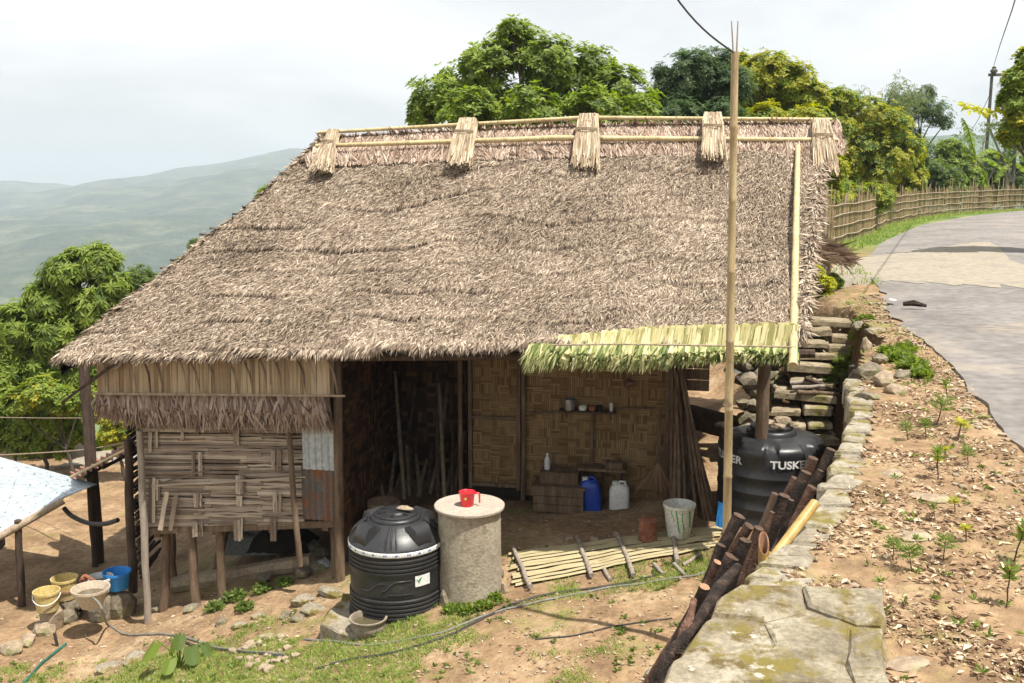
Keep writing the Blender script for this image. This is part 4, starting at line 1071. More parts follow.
mb = MB(); mb.lathe(c, [(0, 0), (.10, 0), (.103, .01), (.098, .02), (.098, .10), (.101, .105), (.098, .11), (.098, .21), (.103, .215), (.103, .225), (.096, .225)], 32, fn=lambda a, z: 1+.02*mnoise.noise(V((a, z*8, 1)))); mb.build('can_wall', rust_m, t, smooth=50)
mb = MB(); mb.lathe(c, [(.096, .224), (.094, .02), (0, .018)], 32); mb.build('can_inside', rust_dark, t, smooth=50)
# basins and buckets at left
c = PZ(86, 612, -.72); c.y += .16
pr, inn = bk_prof(.115, .205, .23, .01, .012); open_pot(c, 'basin', 'wide grey-beige basin with a hose over its rim, nearest of the wash tubs', 'basin', pr, inn, beige_pl, liquid=(.165, .15))
c1 = PZ(97, 595, -.74); c1.y += .10
pr, inn = bk_prof(.11, .15, .19); open_pot(c1, 'bucket', 'white round tub behind the grey-beige basin', 'bucket', pr, inn, white_pl, liquid=(.13, .12))
c2 = PZ(114, 592, -.74); c2.y += .12
pr, inn = bk_prof(.12, .16, .22); open_pot(c2, 'bucket', 'bright blue plastic tub next to the hut stilts', 'bucket', pr, inn, blue_pl)
c3 = PZ(44, 613, -.85); c3.y += .10
pr, inn = bk_prof(.12, .145, .24); open_pot(c3, 'bucket', 'dirty yellow bucket at the left end with its bail hanging in front', 'bucket', pr, inn, yel_pl, handle=(.155, .20, (-1.0, .09), .2), hm=white_pl)
c4 = PZ(60, 603, -.85); c4.y += .16
pr, inn = bk_prof(.12, .15, .26); open_pot(c4, 'bucket', 'dirty yellow bucket with a brown rim, behind the other yellow one', 'bucket', pr, inn, yel_pl, handle=(.16, .23, (-.9, .12), 1.0), hm=rust_m)
mb = MB(); c5 = (c+c4)/2+V((.05, .1, .1)); mb.rock(c5+V((0, 0, .16)), .06, .05, .06, rw); mb.rock(c5+V((-.02, 0, .06)), .07, .06, .08, rw); mb.tube([c5+V((-.05, 0, .12)), c5+V((.03, -.03, .2)), c5+V((.14, -.05, .14))], .022, 7)
mb.build('rag', rust_m, None, 'brown and dark crumpled rag between yellow bucket and basin', 'rag', loc=c5)

# ------------------------------------------------------------------ slatted mat on the ground
mats_c = G(600, 565); pm = thing('slat_platform', 'long low platform of split bamboo slats lying in front of the verandah', 'platform', mats_c)
NL, NR, FR, FL = G(509, 590), G(716, 550), G(728, 528), G(505, 556)
for q in (NL, NR, FR, FL): q.z += .035
for k in range(11):
    t0 = (k+.06)/11; t1 = (k+.93)/11; mb = MB(); vs = []; n = 12; j0 = rw.uniform(-.0, .05); j1 = rw.uniform(-.0, .04); dz = rw.uniform(-.006, .006)
    for i in range(n+1):
        u = lerp(j0, 1-j1, i/n); p = NL.lerp(NR, u).lerp(FL.lerp(FR, u), t0); q = NL.lerp(NR, u).lerp(FL.lerp(FR, u), t1)
        zz = max(hgt(p.x, p.y), hgt(q.x, q.y))+.035+dz+rw.uniform(-.004, .004); m_ = (p+q)/2
        vs += [(p.x, p.y, zz-.006), (m_.x, m_.y, zz+.008), (q.x, q.y, zz-.006), (m_.x, m_.y, zz-.02)]
    fs = []
    for i in range(n):
        a = i*4; fs += [(a, a+4, a+5, a+1), (a+1, a+5, a+6, a+2), (a+2, a+6, a+7, a+3), (a+3, a+7, a+4, a)]
    fs += [(0, 1, 2, 3), (n*4+3, n*4+2, n*4+1, n*4)]
    mb.add(vs, fs); mb.build('slat', mat_slat, pm)
for (x0, y0, x1, y1) in ((513, 553, 530, 592), (577, 543, 592, 580), (617, 540, 634, 580), (672, 536, 677, 566)):
    p, q = G(x0, y0, .07), G(x1, y1, .05); mb = MB(); pole(mb, p, q, .022, .026, rw, .01, 5, 8); mb.build('cross_pole', wood_grey, pm, smooth=60)
for (x0, y0, x1, y1, lb) in ((604, 571, 610, 582, 'short stick lying before the slat platform, by the pebbles'), (654, 566, 663, 576, 'short grey stick near the platform edge below the can'), (683, 567, 700, 556, 'thin stick beside the platform edge below the bucket'), (674, 566, 685, 577, 'thin twig end beside the last cross pole')):
    p, q = G(x0, y0, .02), G(x1, y1, .02); mb = MB(); pole(mb, p, q, .022, .018, rw, .004, 3, 7); mb.build('stick', wood_grey, None, lb, 'stick', 'loose sticks by the slat platform', loc=p, smooth=60)

# ------------------------------------------------------------------ verandah contents
# wooden step-box
a0, z0 = HP(533, 510, 1.4); a1, _ = HP(583, 510, 1.4)
gb = H((a0+a1)/2, 1.5, .30); wb = (a1-a0)
bx = thing('wooden_box', 'low dark wooden box with a raised plank top, beneath the woven wall', 'box', gb)
mb = MB()
for q in range(3): mb.beam(H(a0, 1.42, .36+q*.1), H(a1, 1.42, .36+q*.1), .03, .092)
mb.build('front_plank', wood_m, bx)
mb = MB(); mb.box(H((a0+a1)/2, 1.6, .45), HA*(wb/2-.01), HB_*.165, (0, 0, .14)); mb.build('case', wood_dark, bx)
mb = MB(); mb.box(H((a0+a1)/2, 1.6, .61), HA*(wb/2+.02), HB_*.2, (0, 0, .015)); mb.box(H((a0+a1)/2-.01, 1.64, .70), HA*(wb/2-.07), HB_*.13, (0, 0, .07)); mb.build('lid', wood_m, bx)
# bottle
bo = H(HP(547, 468, 1.6)[0], 1.62, .775); t = thing('plastic_bottle', 'small clear plastic bottle standing on the dark wooden box', 'bottle', bo)
mb = MB(); mb.lathe(bo, [(0, 0), (.033, 0), (.036, .01), (.036, .11), (.028, .14), (.013, .165), (.013, .18), (0, .18)], 20); mb.build('bottle_body', glass_m, t, smooth=45)
mb = MB(); mb.lathe(bo+V((0, 0, .18)), [(0, 0), (.016, 0), (.016, .018), (0, .018)], 14); mb.build('cap', white_pl, t)
# bench board
a0, z0 = HP(578, 464, 1.6); a1, _ = HP(626, 464, 1.6); t = thing('narrow_bench', 'narrow rough plank bench above the blue and white cans', 'bench', H((a0+a1)/2, 1.68, .34))
mb = MB(); mb.box(H((a0+a1)/2, 1.70, .80), HA*((a1-a0)/2), HB_*.1, (0, 0, .018)); mb.box(H(lerp(a0, a1, .75), 1.68, .86), HA*.10, HB_*.07, (0, 0, .035)); mb.build('plank', wood_m, t)
for q in (.1, .5, .9): mb = MB(); pole(mb, H(lerp(a0, a1, q), 1.72, .3), H(lerp(a0, a1, q), 1.72, .79), .018, .018, rw, .003); mb.build('leg', wood_dark, t)
def jerry(c, w, d, h, m, name, lb, lidm, tilt=0):
    t = thing(name, lb, 'jerrycan', c); mb = MB(); n = 24; prof = [(.0, .0), (.92, .0), (1, .04), (1, h-.09), (.9, h-.04), (.55, h), (0, h)]
    base = len(mb.v)
    for (r_, z) in prof:
        for j in range(n):
            a = 2*pi*j/n; cx = abs(cos(a))**.55*(1 if cos(a) > 0 else -1); sy = abs(sin(a))**.55*(1 if sin(a) > 0 else -1)
            p = HA*cx*w*r_+HB_*sy*d*r_; mb.v.append((c.x+p.x+tilt*z, c.y+p.y, c.z+z))
    for i in range(len(prof)-1):
        for j in range(n): mb.f.append((base+i*n+j, base+i*n+(j+1) % n, base+(i+1)*n+(j+1) % n, base+(i+1)*n+j)); mb.m.append(0)
    mb.build('can_body', m, t, smooth=50)
    mb = MB(); mb.lathe(c+HA*(-w*.45)+V((tilt*h, 0, h-.012)), [(0, 0), (.035, 0), (.035, .04), (0, .04)], 16); mb.build('cap', lidm, t)
    mb = MB(); q = c+V((tilt*h, 0, h-.01)); mb.tube([q+HA*(-w*.1), q+HA*(-.0*w)+V((0, 0, .04)), q+HA*w*.5+V((0, 0, .04)), q+HA*w*.65-V((0, 0, .01))], .014, 8); mb.build('handle', m, t, smooth=50)
a_, z_ = HP(591, 503, 1.5); jerry(H(a_+.02, 1.55, .30), .115, .09, .40, dblue_pl, 'jerrycan', 'deep blue plastic jerrycan leaning under the narrow bench', white_pl, -.12)
a_, z_ = HP(619, 500, 1.55); jerry(H(a_, 1.6, .31), .12, .09, .34, white_pl, 'jerrycan', 'grubby white plastic jerrycan right of the blue one', white_pl, 0)
# shelf
sh = H(.62, 1.78, 1.50); st = thing('wall_shelf', 'thin wooden shelf on the woven wall holding small pots and cups', 'shelf', sh)
mb = MB(); mb.box(H(.58, 1.765, 1.475), HA*.34, HB_*.06, (0, 0, .010)); mb.build('board', wood_dark, st)
mb = MB()
for a_ in (.32, .85): mb.beam(H(a_, 1.80, 1.38), H(a_, 1.72, 1.465), .015, .015)
mb.build('bracket', wood_dark, st)
def cup(a_, r_, h, m, name, lb):
    c = H(a_, 1.765, 1.487); mb = MB(); mb.lathe(c, [(0, 0), (r_*.85, 0), (r_, h*.5), (r_*.95, h), (r_*.85, h), (r_*.8, .02), (0, .02)], 20); mb.build(name, m, None, lb, name.replace('_', ' '), 'small vessels on the wall shelf', loc=c, smooth=45)
cup(.36, .075, .13, alu_m, 'cooking_pot', 'dull aluminium pot at the left end of the wall shelf'); cup(.52, .05, .055, white_pl, 'cup', 'white cup in the middle of the wall shelf')
cup(.63, .045, .05, rust_m, 'cup', 'reddish cup right of the white cup on the shelf'); cup(.72, .03, .07, soot_m, 'cup', 'black little cup on the right of the shelf'); cup(.86, .022, .10, glass_m, 'drinking_glass', 'clear glass at the right end of the shelf')
q = H(HP(628, 384, 1.78)[0], 1.79, HP(628, 384, 1.78)[1]); mb = MB(); mb.rock(q, .09, .03, .07, rw, 0, rot=-.2); mb.tube([q, q+V((0, .01, .13))], .004, 4); mb.build('basket', bark_red, None, 'small dark red basket hanging on the woven wall above the shelf', 'basket', loc=q)
# whisk broom of fibres
mb = MB(); q = H(HP(658, 462, 1.55)[0], 1.6, HP(658, 462, 1.6)[1])
for i in range(260):
    s_ = rw.uniform(-1, 1); L = rw.uniform(.30, .42); f = q+HA*(s_*.30)+HB_*(rw.uniform(-.14, .08))+V((0, 0, -L)); f.z = max(f.z, .33); m_ = q.lerp(f, .5)+HA*s_*-.02; sd = HA*.004
    mb.add([q-sd, q+sd, m_+sd, m_-sd, f], [(0, 1, 2, 3), (3, 2, 4)])
t = thing('broom', 'stiff brown fibre broom standing fanned out at the wall corner', 'broom', q-V((0, 0, .4))); mb.build('bristles', broom_m, t)
mb = MB(); mb.tube([q-V((0, 0, .02)), q+HB_*.12+V((0, 0, .25)), q+HB_*.18+V((0, 0, .62))], [.028, .022, .016], 7); mb.build('handle', wood_m, t)
# sheaf of leaning sticks
for i in range(20):
    t_ = i/19; xt = lerp(671, 683, rw.random()); yt = lerp(352, 385, rw.random()**1.5); xb = lerp(670, 720, t_)+rw.uniform(-3, 3)
    at, zt = HP(xt, yt, 1.55+rw.uniform(-.05, .05)); q = H(at, 1.6+rw.uniform(-.05, .1), zt); ab, zb_ = HP(xb, 478+12*rw.random(), 1.2); p = H(ab, 1.2+rw.uniform(-.1, .25), .3); 
    mb = MB(); pole(mb, p, q, .021, .014, rw, .008, 5, 7); mb.build('stick', wood_m, None, 'long brown stick in the sheaf leaning at the right end of the woven wall', 'stick', 'sheaf of sticks at the wall end', loc=p, smooth=60)
# poles in the recess, most darkened in colour for its shade
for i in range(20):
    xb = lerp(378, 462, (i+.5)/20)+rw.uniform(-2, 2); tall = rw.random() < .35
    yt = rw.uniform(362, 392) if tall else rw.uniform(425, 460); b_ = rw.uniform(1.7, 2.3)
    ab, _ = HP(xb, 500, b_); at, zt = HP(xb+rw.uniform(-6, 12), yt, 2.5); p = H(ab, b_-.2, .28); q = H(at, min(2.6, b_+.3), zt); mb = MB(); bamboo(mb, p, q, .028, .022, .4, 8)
    mb.build('bamboo_pole', shade_dark_bamboo if i % 3 else wood_dark, None, ('tall old bamboo pole standing in the dark recess behind the cistern' if tall else 'cut-down bamboo pole standing in the dark recess behind the cistern'), 'bamboo pole', 'bamboo poles stored in the dark recess', loc=p, smooth=60)
# mortar
q = H(-1.72, .95, .0); q.z = hgt(q.x, q.y); t = V((q.x, q.y, q.z)); mb = MB(); hh = .62
mb.lathe(t, [(0, 0), (.17, 0), (.16, .12), (.09, .25), (.09, .33), (.19, .45), (.20, .60), (.185, hh), (.15, hh-.01), (.12, hh-.1), (0, hh-.14)], 28); mb.build('wooden_mortar', wood_m, None, 'waisted wooden pounding mortar just behind the ribbed tank', 'mortar', loc=t, smooth=50)
# hanging slipper-like things under eave
for px, py, lb in ((119, 366, 'pale bent hook of wood hanging under the eave, left one'), (177, 359, 'pale wooden hook under the eave, middle one'), (203, 358, 'small pale wooden hook under the eave, right one')):
    a_, z_ = HP(px, py, .12); q = H(a_, .12, z_); mb = MB(); mb.tube([q+V((.02, 0, .09)), q+V((.02, 0, .02)), q+V((-.03, -.01, -.02)), q+V((-.08, 0, -.03))], [.014, .018, .022, .010], 7); mb.build('wooden_hook', wood_grey, None, lb, 'hook', 'hooks hanging under the eave', loc=q)

# ------------------------------------------------------------------ under the stilt room
def on_ground(px, py, dy=0, dz=0): p = G(px, py); p.y += dy; p.z = hgt(p.x, p.y)+dz; return p
p, q = on_ground(168, 597, .1), on_ground(312, 574, .1); mb = MB(); n = 8; pts = wob(p+V((0, 0, .10)), q+V((0, 0, .12)), n, .02, rw); mb.tube(pts, [.10*rw.uniform(.9, 1.15) for _ in pts], 7); mb.build('squared_log', stone_b, None, 'thick pale brown log lying among the stilts', 'log', loc=p, smooth=30)
for px, py, s_, lb in ((300, 579, .13, 'rounded stone at the bottom of the pile by the right stilt'), (303, 570, .12, 'flat stone on the rounded one by the right stilt'), (318, 562, .15, 'square block in the stone pile under the metal sheets'), (312, 553, .14, 'upper block of the stone pile under the metal sheets'), (262, 585, .12, 'brown stone behind the middle stilts')):
    c = on_ground(px, py+4, .15); mb = MB(); mb.rock(c+V((0, 0, s_*.6)), s_, s_*.8, s_*.6, rw); mb.build('stone', stone_d, None, lb, 'stone', 'stones under the stilt room', loc=c)
for px, py, s_, lb in ((193, 606, .10, 'flat footing stone under the second stilt'), (222, 600, .08, 'small footing stone under the third stilt'), (160, 606, .10, 'footing stone beside the corner pole')):
    c = on_ground(px, py+3, 0); mb = MB(); mb.rock(c+V((0, 0, .02)), s_*1.4, s_, s_*.5, rw); mb.build('stone', stone_d, None, lb, 'stone', 'footing stones', loc=c)
def cloth(mb, c, w_, d_, h, rng, mi=0, n=14):
    base = len(mb.v); o = rng.uniform(0, 50)
    for j in range(n+1):
        for i in range(n+1):
            u, v = i/n*2-1, j/n*2-1; f = max(0, 1-max(abs(u), abs(v))**2)
            z = h*f**.6*(.7+.6*mnoise.noise(V((u*1.5+o, v*1.5, 0))))+.04*mnoise.noise(V((u*5, v*5, o)))
            mb.v.append((c[0]+u*w_*(1+.1*mnoise.noise(V((v*2, o, 1)))), c[1]+v*d_, c[2]+max(0.0, z)))
    for j in range(n):
        for i in range(n): a = base+j*(n+1)+i; mb.f.append((a, a+1, a+n+2, a+n+1)); mb.m.append(mi)
c = on_ground(238, 577, .7); mb = MB(); cloth(mb, c+V((0, 0, .12)), .42, .3, .5, rw); mb.build('tarpaulin', tarp_m, None, 'crumpled dark grey tarpaulin heaped behind the stilts', 'tarpaulin', loc=c, smooth=True)
c = on_ground(268, 580, .8); mb = MB(); cloth(mb, c+V((0, 0, .12)), .4, .28, .3, rw); mb.build('tarpaulin', soot_m, None, 'black plastic heap behind the long pale log', 'tarpaulin', loc=c, smooth=True)
c = on_ground(318, 572, .1, .05); mb = MB(); cloth(mb, c, .16, .10, .09, rw); mb.build('rag', tarp_m, None, 'small grey-green rag at the right end of the long log', 'rag', loc=c, smooth=True)

# ------------------------------------------------------------------ tin roof shelter at lower left
ts = thing('tin_shelter', 'low shelter with a pale corrugated tin roof and bamboo edge pole, left of the hut', 'shelter', G(22, 606))
e0, e1, e2, e3 = PY(-70, 572, 11.4), PY(64, 497, 12.3), PY(97, 484, 13.2), PY(-50, 443, 14.2)
mb = MB(); sheet(mb, e0, e3, e2, e1, 168, 6, 21, .012); mb.build('tin_roof', tin_roof_m, ts, smooth=True)
mb = MB(); bamboo(mb, e0-V((0, .02, .05)), e1-V((0, .02, .04)), .05, .045, .45, 10); mb.build('edge_pole', bamboo_old, ts, smooth=50)
mb = MB()
for i in range(5):
    for j in range(9):
        p = e0.lerp(e3, (i+.3)/5).lerp(e1.lerp(e2, (i+.3)/5), (j+.5)/9)+V((0, 0, .014)); mb.rock(p, .010, .010, .006, rw, sub=1, cuts=0)
mb.build('nail_heads', steel_m, ts, kind='stuff')
p = on_ground(22, 606); mb = MB(); pole(mb, p-V((0, 0, .1)), PY(18, 520, p.y), .05, .045, rw, .006); mb.build('post', wood_dark, ts, smooth=60)
p = on_ground(-60, 640); mb = MB(); pole(mb, p-V((0, 0, .1)), V((p.x, p.y, e0.z-.05)), .05, .045, rw, .006); mb.build('post', wood_dark, ts)
for u in (.1, .95):
    q = e3.lerp(e2, u); mb = MB(); pole(mb, V((q.x, q.y, hgt(q.x, q.y)-.1)), q-V((0, 0, .04)), .045, .04, rw, .006); mb.build('post', wood_dark, ts)
mb = MB()
for u in (.02, .5, .9): mb.tube([e0.lerp(e1, u)-V((0, 0, .03)), e3.lerp(e2, u)-V((0, 0, .03))], .022, 6)
mb.build('rafter', wood_dark, ts)
mb = MB(); p = on_ground(2, 560, .0); mb.box(p+V((-.12, 0, .5)), (.14, .03, 0), (-.02, .1, 0), (0, 0, .32)); mb.box(p+V((-.1, 0, .9)), (.25, .05, .06), (-.02, .2, 0), (0, 0, .02)); mb.build('shelter_board', wood_dark, ts)
p = on_ground(6, 557); 

# ------------------------------------------------------------------ hoses
def hose(name, pts, r, m, lb, cat='hose', ground=True):
    P = []
    for q in pts:
        P.append(G(q[0], q[1], r*.9) if len(q) == 2 else PY(q[0], q[1], q[2]))
    # catmull
    Q = []
    for i in range(len(P)-1):
        p0, p1, p2, p3 = P[max(i-1, 0)], P[i], P[i+1], P[min(i+2, len(P)-1)]
        for k in range(6):
            t = k/6; v = .5*((2*p1)+(p2-p0)*t+(2*p0-5*p1+4*p2-p3)*t*t+(3*p1-p0-3*p2+p3)*t**3)
            if len(pts[i]) == 2 and len(pts[i+1]) == 2: v.z = hgt(v.x, v.y)+r*.9
            Q.append(v)
    Q.append(P[-1]); mb = MB(); mb.tube(Q, r, 8); mb.build(name, m, None, lb, cat, loc=P[-1], smooth=True)
cb = PZ(86, 612, -.72); cb.y += .16
for q_, (sx, sy) in ((c, (.22, .18)), (c1, (.2, .16)), (c2, (.22, .2)), (c3, (.2, .16)), (c4, (.2, .18))):
    mb = MB(); g_ = hgt(q_.x, q_.y); mb.rock((q_.x, q_.y+.04, (g_+q_.z)/2-.03), sx*1.0, sy*1.0, (q_.z-g_)/2+.10, rw, cuts=7); mb.build('stone', stone_d if q_ is not c3 else stone_b, None, 'stone block that carries the '+{0: 'grey-beige basin', 1: 'white tub', 2: 'blue tub', 3: 'front yellow bucket', 4: 'rear yellow bucket'}[[c, c1, c2, c3, c4].index(q_)], 'stone', 'stone blocks under the wash tubs', loc=(q_.x, q_.y, g_))
hose('hose', [(93, 598, cb.y-.2), (99, 603, cb.y-.27), (103, 612, cb.y-.3), (109, 627), (130, 636), (165, 635), (190, 640), (215, 648), (250, 653), (284, 655)], .013, hose_grey, 'grey-brown hose running from the basin across the dirt and grass')
hose('hose', [(175, 638), (192, 646), (215, 650), (250, 654), (288, 657)], .014, hose_black, 'dark short hose lying along the grey-brown one')
hose('hose', [(304, 640), (330, 642), (365, 646), (400, 642), (440, 634), (480, 618), (520, 607), (560, 598), (600, 590), (650, 583), (700, 575), (730, 570)], .011, hose_grey, 'pale grey hose curving past the clay pot towards the firewood')
hose('hose', [(315, 670), (345, 662), (380, 656), (420, 646), (455, 634), (490, 616), (520, 603), (570, 592), (620, 585), (660, 575)], .012, hose_black, 'thin dark hose lying beside the pale grey one')
hose('hose', [(18, 690), (35, 672), (50, 658), (66, 645)], .016, hose_green, 'green and black pipe at the bottom left corner')
hose('hose', [(535, 640), (560, 638), (580, 635), (610, 628), (640, 623), (672, 619)], .008, hose_black, 'thin black cord across the dirt left of the firewood')
p = on_ground(58, 646); mb = MB(); mb.tube([p+V((0, 0, -.05)), p+V((-.03, 0, .16))], .018, 8); mb.build('pipe_stub', hose_black, None, 'short black pipe stub standing beside the green pipe', 'pipe', loc=p)
hose('hose', [(64, 508, 12.35), (72, 516, 12.4), (88, 523, 12.3), (104, 524, 12.2), (118, 520, 12.1)], .030, hose_black, 'thick black hose sagging between the tin roof and the hut')
hose('wire', [(-20, 456, 15.5), (40, 453, 14.6), (90, 449, 13.6), (132, 441, 12.9)], .010, bamboo_old, 'thin pale line stretched across to the hut, lower one', 'wire')
hose('wire', [(-20, 417, 15.5), (40, 418, 15), (95, 418, 14)], .006, bamboo_old, 'thin line tied to the dark outer post, upper one', 'wire')

# ------------------------------------------------------------------ stones of the yard
def stone_at(px, py, sx, sy, sz, m, lb, grp='loose stones in the yard', dz=.3):
    c = on_ground(px, py); mb = MB(); mb.rock(c+V((0, 0, sz*dz)), sx, sy, sz, rw); mb.build('stone', m, None, lb, 'stone', grp, loc=c)
for px, py, sx, sy, sz, m, lb in ((655, 679, .10, .09, .07, stone_m, 'pale stone at the foot of the twisted log'), (10, 652, .2, .12, .12, stone_b, 'kerb stone at the left picture edge'), (28, 643, .18, .12, .12, stone_b, 'second kerb stone from the left edge'), (45, 632, .2, .14, .14, stone_b, 'third kerb stone from the left edge'),
        (66, 622, .16, .14, .14, stone_d, 'mossy kerb stone nearest the basin'), (104, 597, .18, .16, .12, stone_d, 'mossy block between white tub and hut'), (75, 617, .10, .08, .07, stone_m, 'pale stone left of the basin foot'), (50, 613, .22, .08, .05, stone_m, 'long pale stone under the yellow buckets'),
        (110, 668, .20, .12, .05, stone_m, 'wide flat stone in the grass, left one'), (134, 660, .2, .10, .06, stone_m, 'wide flat stone in the grass, right one'), (303, 603, .17, .14, .08, stone_m, 'flat pale slab before the stone pile'), (312, 612, .20, .16, .06, stone_m, 'flat slab tilted below the other pale slab'), (330, 594, .26, .13, .06, stone_m, 'long flat slab just left of the ribbed tank'),
        (298, 620, .09, .07, .06, stone_d, 'small mossy stone left of the slabs'), (285, 617, .09, .07, .07, stone_d, 'mossy round stone by the slabs, left'), (222, 624, .09, .07, .06, stone_d, 'small mossy stone among weeds near the stilts'), (258, 617, .13, .08, .04, stone_m, 'flat stone in the weeds before the stilts'), (240, 626, .1, .08, .04, stone_m, 'thin flat stone in the mossy weeds'),
        (448, 602, .12, .10, .12, stone_d, 'dark mossy stone wedged between tank and cistern'), (505, 592, .05, .06, .08, stone_b, 'reddish stone at the corner of the slat platform'), (500, 578, .05, .05, .12, stone_d, 'upright mossy stone right of the cistern'),
        (569, 540, .08, .06, .05, stone_b, 'dark stone behind the slat platform, left one'), (594, 540, .06, .05, .04, stone_b, 'dark stone behind the slat platform, middle one'), (616, 536, .05, .04, .04, stone_b, 'small dark stone behind the slat platform, right one'), (594, 568, .06, .05, .04, clay_m, 'round grey stone on the platform edge')):
    stone_at(px, py, sx, sy, sz, m, lb)
mb = MB()
for i in range(46):
    px = rw.uniform(262, 328); py = 650+rw.uniform(-14, 22); 
    if abs(px-296)/34+abs(py-653)/24 > 1.15: continue
    c = on_ground(px-30, py); s_ = rw.uniform(.025, .06); mb.rock(c+V((0, 0, s_*.4)), s_*1.3, s_, s_*.8, rw, sub=1)
mb.build('rubble', stone_b, label='small heap of broken stones in the grass', kind='stuff', smooth=False)
mb = MB()
for i in range(420):
    px = rw.uniform(0, 700); py = rw.uniform(590, 690)
    c = on_ground(px, py); s_ = rw.uniform(.006, .024)
    if c.z > 1: continue
    mb.rock(c+V((0, 0, s_*.3)), s_*1.4, s_, s_*.7, rw, sub=1, cuts=4)
for i in range(1300):
    y = rw.uniform(2.8, 15); x = interp(y, ROADL)+rw.gauss(0, .13) if i % 3 == 0 else rw.uniform(.8, 6.5)
    if not (edge_at(y)+.3 < x < interp(y, ROADL)+.35): continue
    s_ = rw.uniform(.006, .022)*(1+.06*y); mb.rock((x, y, hgt(x, y)+s_*.3), s_*1.4, s_, s_*.6, rw, sub=1, cuts=4)
mb.build('pebbles', stone_b, label='pebbles scattered over the dirt', kind='stuff')

# ------------------------------------------------------------------ stone steps, right of the hut
ST = [((768, 440), (838, 436), 0, 11.65), ((770, 424), (834, 424), 0, 11.8), ((772, 410), (834, 408), 0, 11.95), ((775, 396), (838, 392), 0, 12.1), ((790, 377), (836, 386), 0, 12.25), ((786, 362), (864, 373), 0, 12.35), ((790, 349), (868, 361), 0, 12.5), ((798, 338), (864, 350), 0, 12.6), ((804, 326), (868, 341), 0, 12.75), ((808, 314), (872, 329), 0, 12.95)]
for k, (A_, B2, z, Y) in enumerate(ST):
    p = PY(*A_, Y); q = PY(*B2, Y-.15); z = (p.z+q.z)/2; d = (q-p).normalized(); nrm = V((-d.y, d.x, 0)); wv = .42
    mb = MB(); n = 1 if k % 3 == 0 else 2; tt = [0]+sorted(rw.uniform(.3, .7) for _ in range(n-1))+[1]
    for t0, t1 in zip(tt, tt[1:]):
        a, b2 = p.lerp(q, t0), p.lerp(q, t1-.015)
        j = rw.uniform(-.04, .02); mb.slab([((a+nrm*j).x, (a+nrm*j).y), ((b2+nrm*j).x, (b2+nrm*j).y), ((b2+nrm*wv).x, (b2+nrm*wv).y), ((a+nrm*wv).x, (a+nrm*wv).y)], lerp(a.z, b2.z, .5)-rw.uniform(.06, .10), lerp(a.z, b2.z, .5)+rw.uniform(-.015, .015), rw, 0, .02, (rw.uniform(-.06, .06), rw.uniform(-.06, .06)))
    lbs = ['lowest stone step just behind the big tank', 'second stone step up from the big tank', 'third stone step up from the big tank', 'stone ledge that carries the heap of sticks', 'stone step just above the heap of sticks', 'middle stone step beside the green weeds', 'stone step above the green weeds', 'short stone step third from the top', 'long stone step second from the top', 'topmost long stone step below the yellow shrub']
    mb.build('stone_step', stone_step_m, None, lbs[k], 'stone step', 'stone steps down from the road', loc=p)
# rubble core under the steps
mb = MB()
for i in range(150):
    t = rw.random(); z = lerp(.5, 2.25, t); y = lerp(12.0, 13.2, t)+rw.uniform(.05, .3); x = rw.uniform(.235, .36)*y
    mb.rock((x, y, z-.22), rw.uniform(.12, .25), rw.uniform(.1, .2), rw.uniform(.07, .13), rw, sub=1)
mb.build('rubble', stone_d, label='rough dark stones packed under the steps', kind='stuff')
# heap of sticks on the ledge
for (x0, y0, x1, y1, dY, m, lb) in ((805, 378, 842, 392, 0, wood_dark, 'dark stick pointing at the wall corner in the stick heap'), (790, 383, 822, 380, .05, wood_grey, 'pale stick on the left of the stick heap'), (792, 388, 826, 386, -.05, wood_grey, 'pale stick lowest in the stick heap'), (798, 392, 838, 394, -.1, wood_m, 'brown stick at the front of the stick heap'), (803, 384, 824, 391, .1, wood_grey, 'short pale stick lying across the stick heap'), (786, 392, 812, 377, .08, wood_m, 'brown stick slanting at the left of the heap')):
    p, q = PY(x0, y0, 12.12+dY), PY(x1, y1, 12.08+dY); mb = MB(); pole(mb, p, q, .03, .022, rw, .01, 5, 7); mb.build('stick', m, None, lb, 'stick', 'stick heap by the wall corner', loc=p, smooth=60)
# stones at the wall corner
for px, py, sx, sy, sz, m, lb in ((868, 378, .22, .2, .2, stone_d, 'square mossy corner stone by the dark wall'), (880, 362, .24, .14, .12, stone_d, 'long stone on the wall corner beside the weeds'), (884, 385, .20, .16, .16, stone_b, 'rounded brown stone in front of the corner stones'), (897, 393, .16, .12, .12, stone_b, 'flat brown stone at the right of the corner stones'), (905, 378, .15, .12, .12, stone_d, 'mossy yellow stone by the garden weeds'), (868, 398, .15, .10, .08, stone_d, 'low mossy stone at the end of the coping'),
        (857, 342, .14, .14, .2, stone_m, 'upright stone at the side of the top steps'), (866, 350, .12, .12, .18, stone_b, 'narrow stone leaning by the top steps'), (875, 332, .22, .16, .08, stone_m, 'pale flat stone near the road edge')):
    c = on_ground(px, py); c.z = max(c.z, 2.4); mb = MB(); mb.rock(c+V((0, 0, sz*.2)), sx*.8, sy*.7, sz*.6, rw, cuts=16); mb.build('stone', m, None, lb, 'stone', 'stones at the wall corner', loc=c)
# log lying behind the sheaf
p, q = PY(690, 415, 13.6), PY(770, 440, 12.6); mb = MB(); pole(mb, p, q, .16, .18, rw, .02, 6, 12); mb.build('fallen_log', wood_dark, None, 'thick dark log lying between the leaning sticks and the big tank', 'log', loc=(p+q)/2, smooth=60)
mb = MB(); c = PY(738, 372, 13.5); cloth(mb, c, .18, .12, .22, rw); mb.build('rag', tarp_m, None, 'grey cloth bundle behind the green frond fringe', 'rag', loc=c, smooth=True)

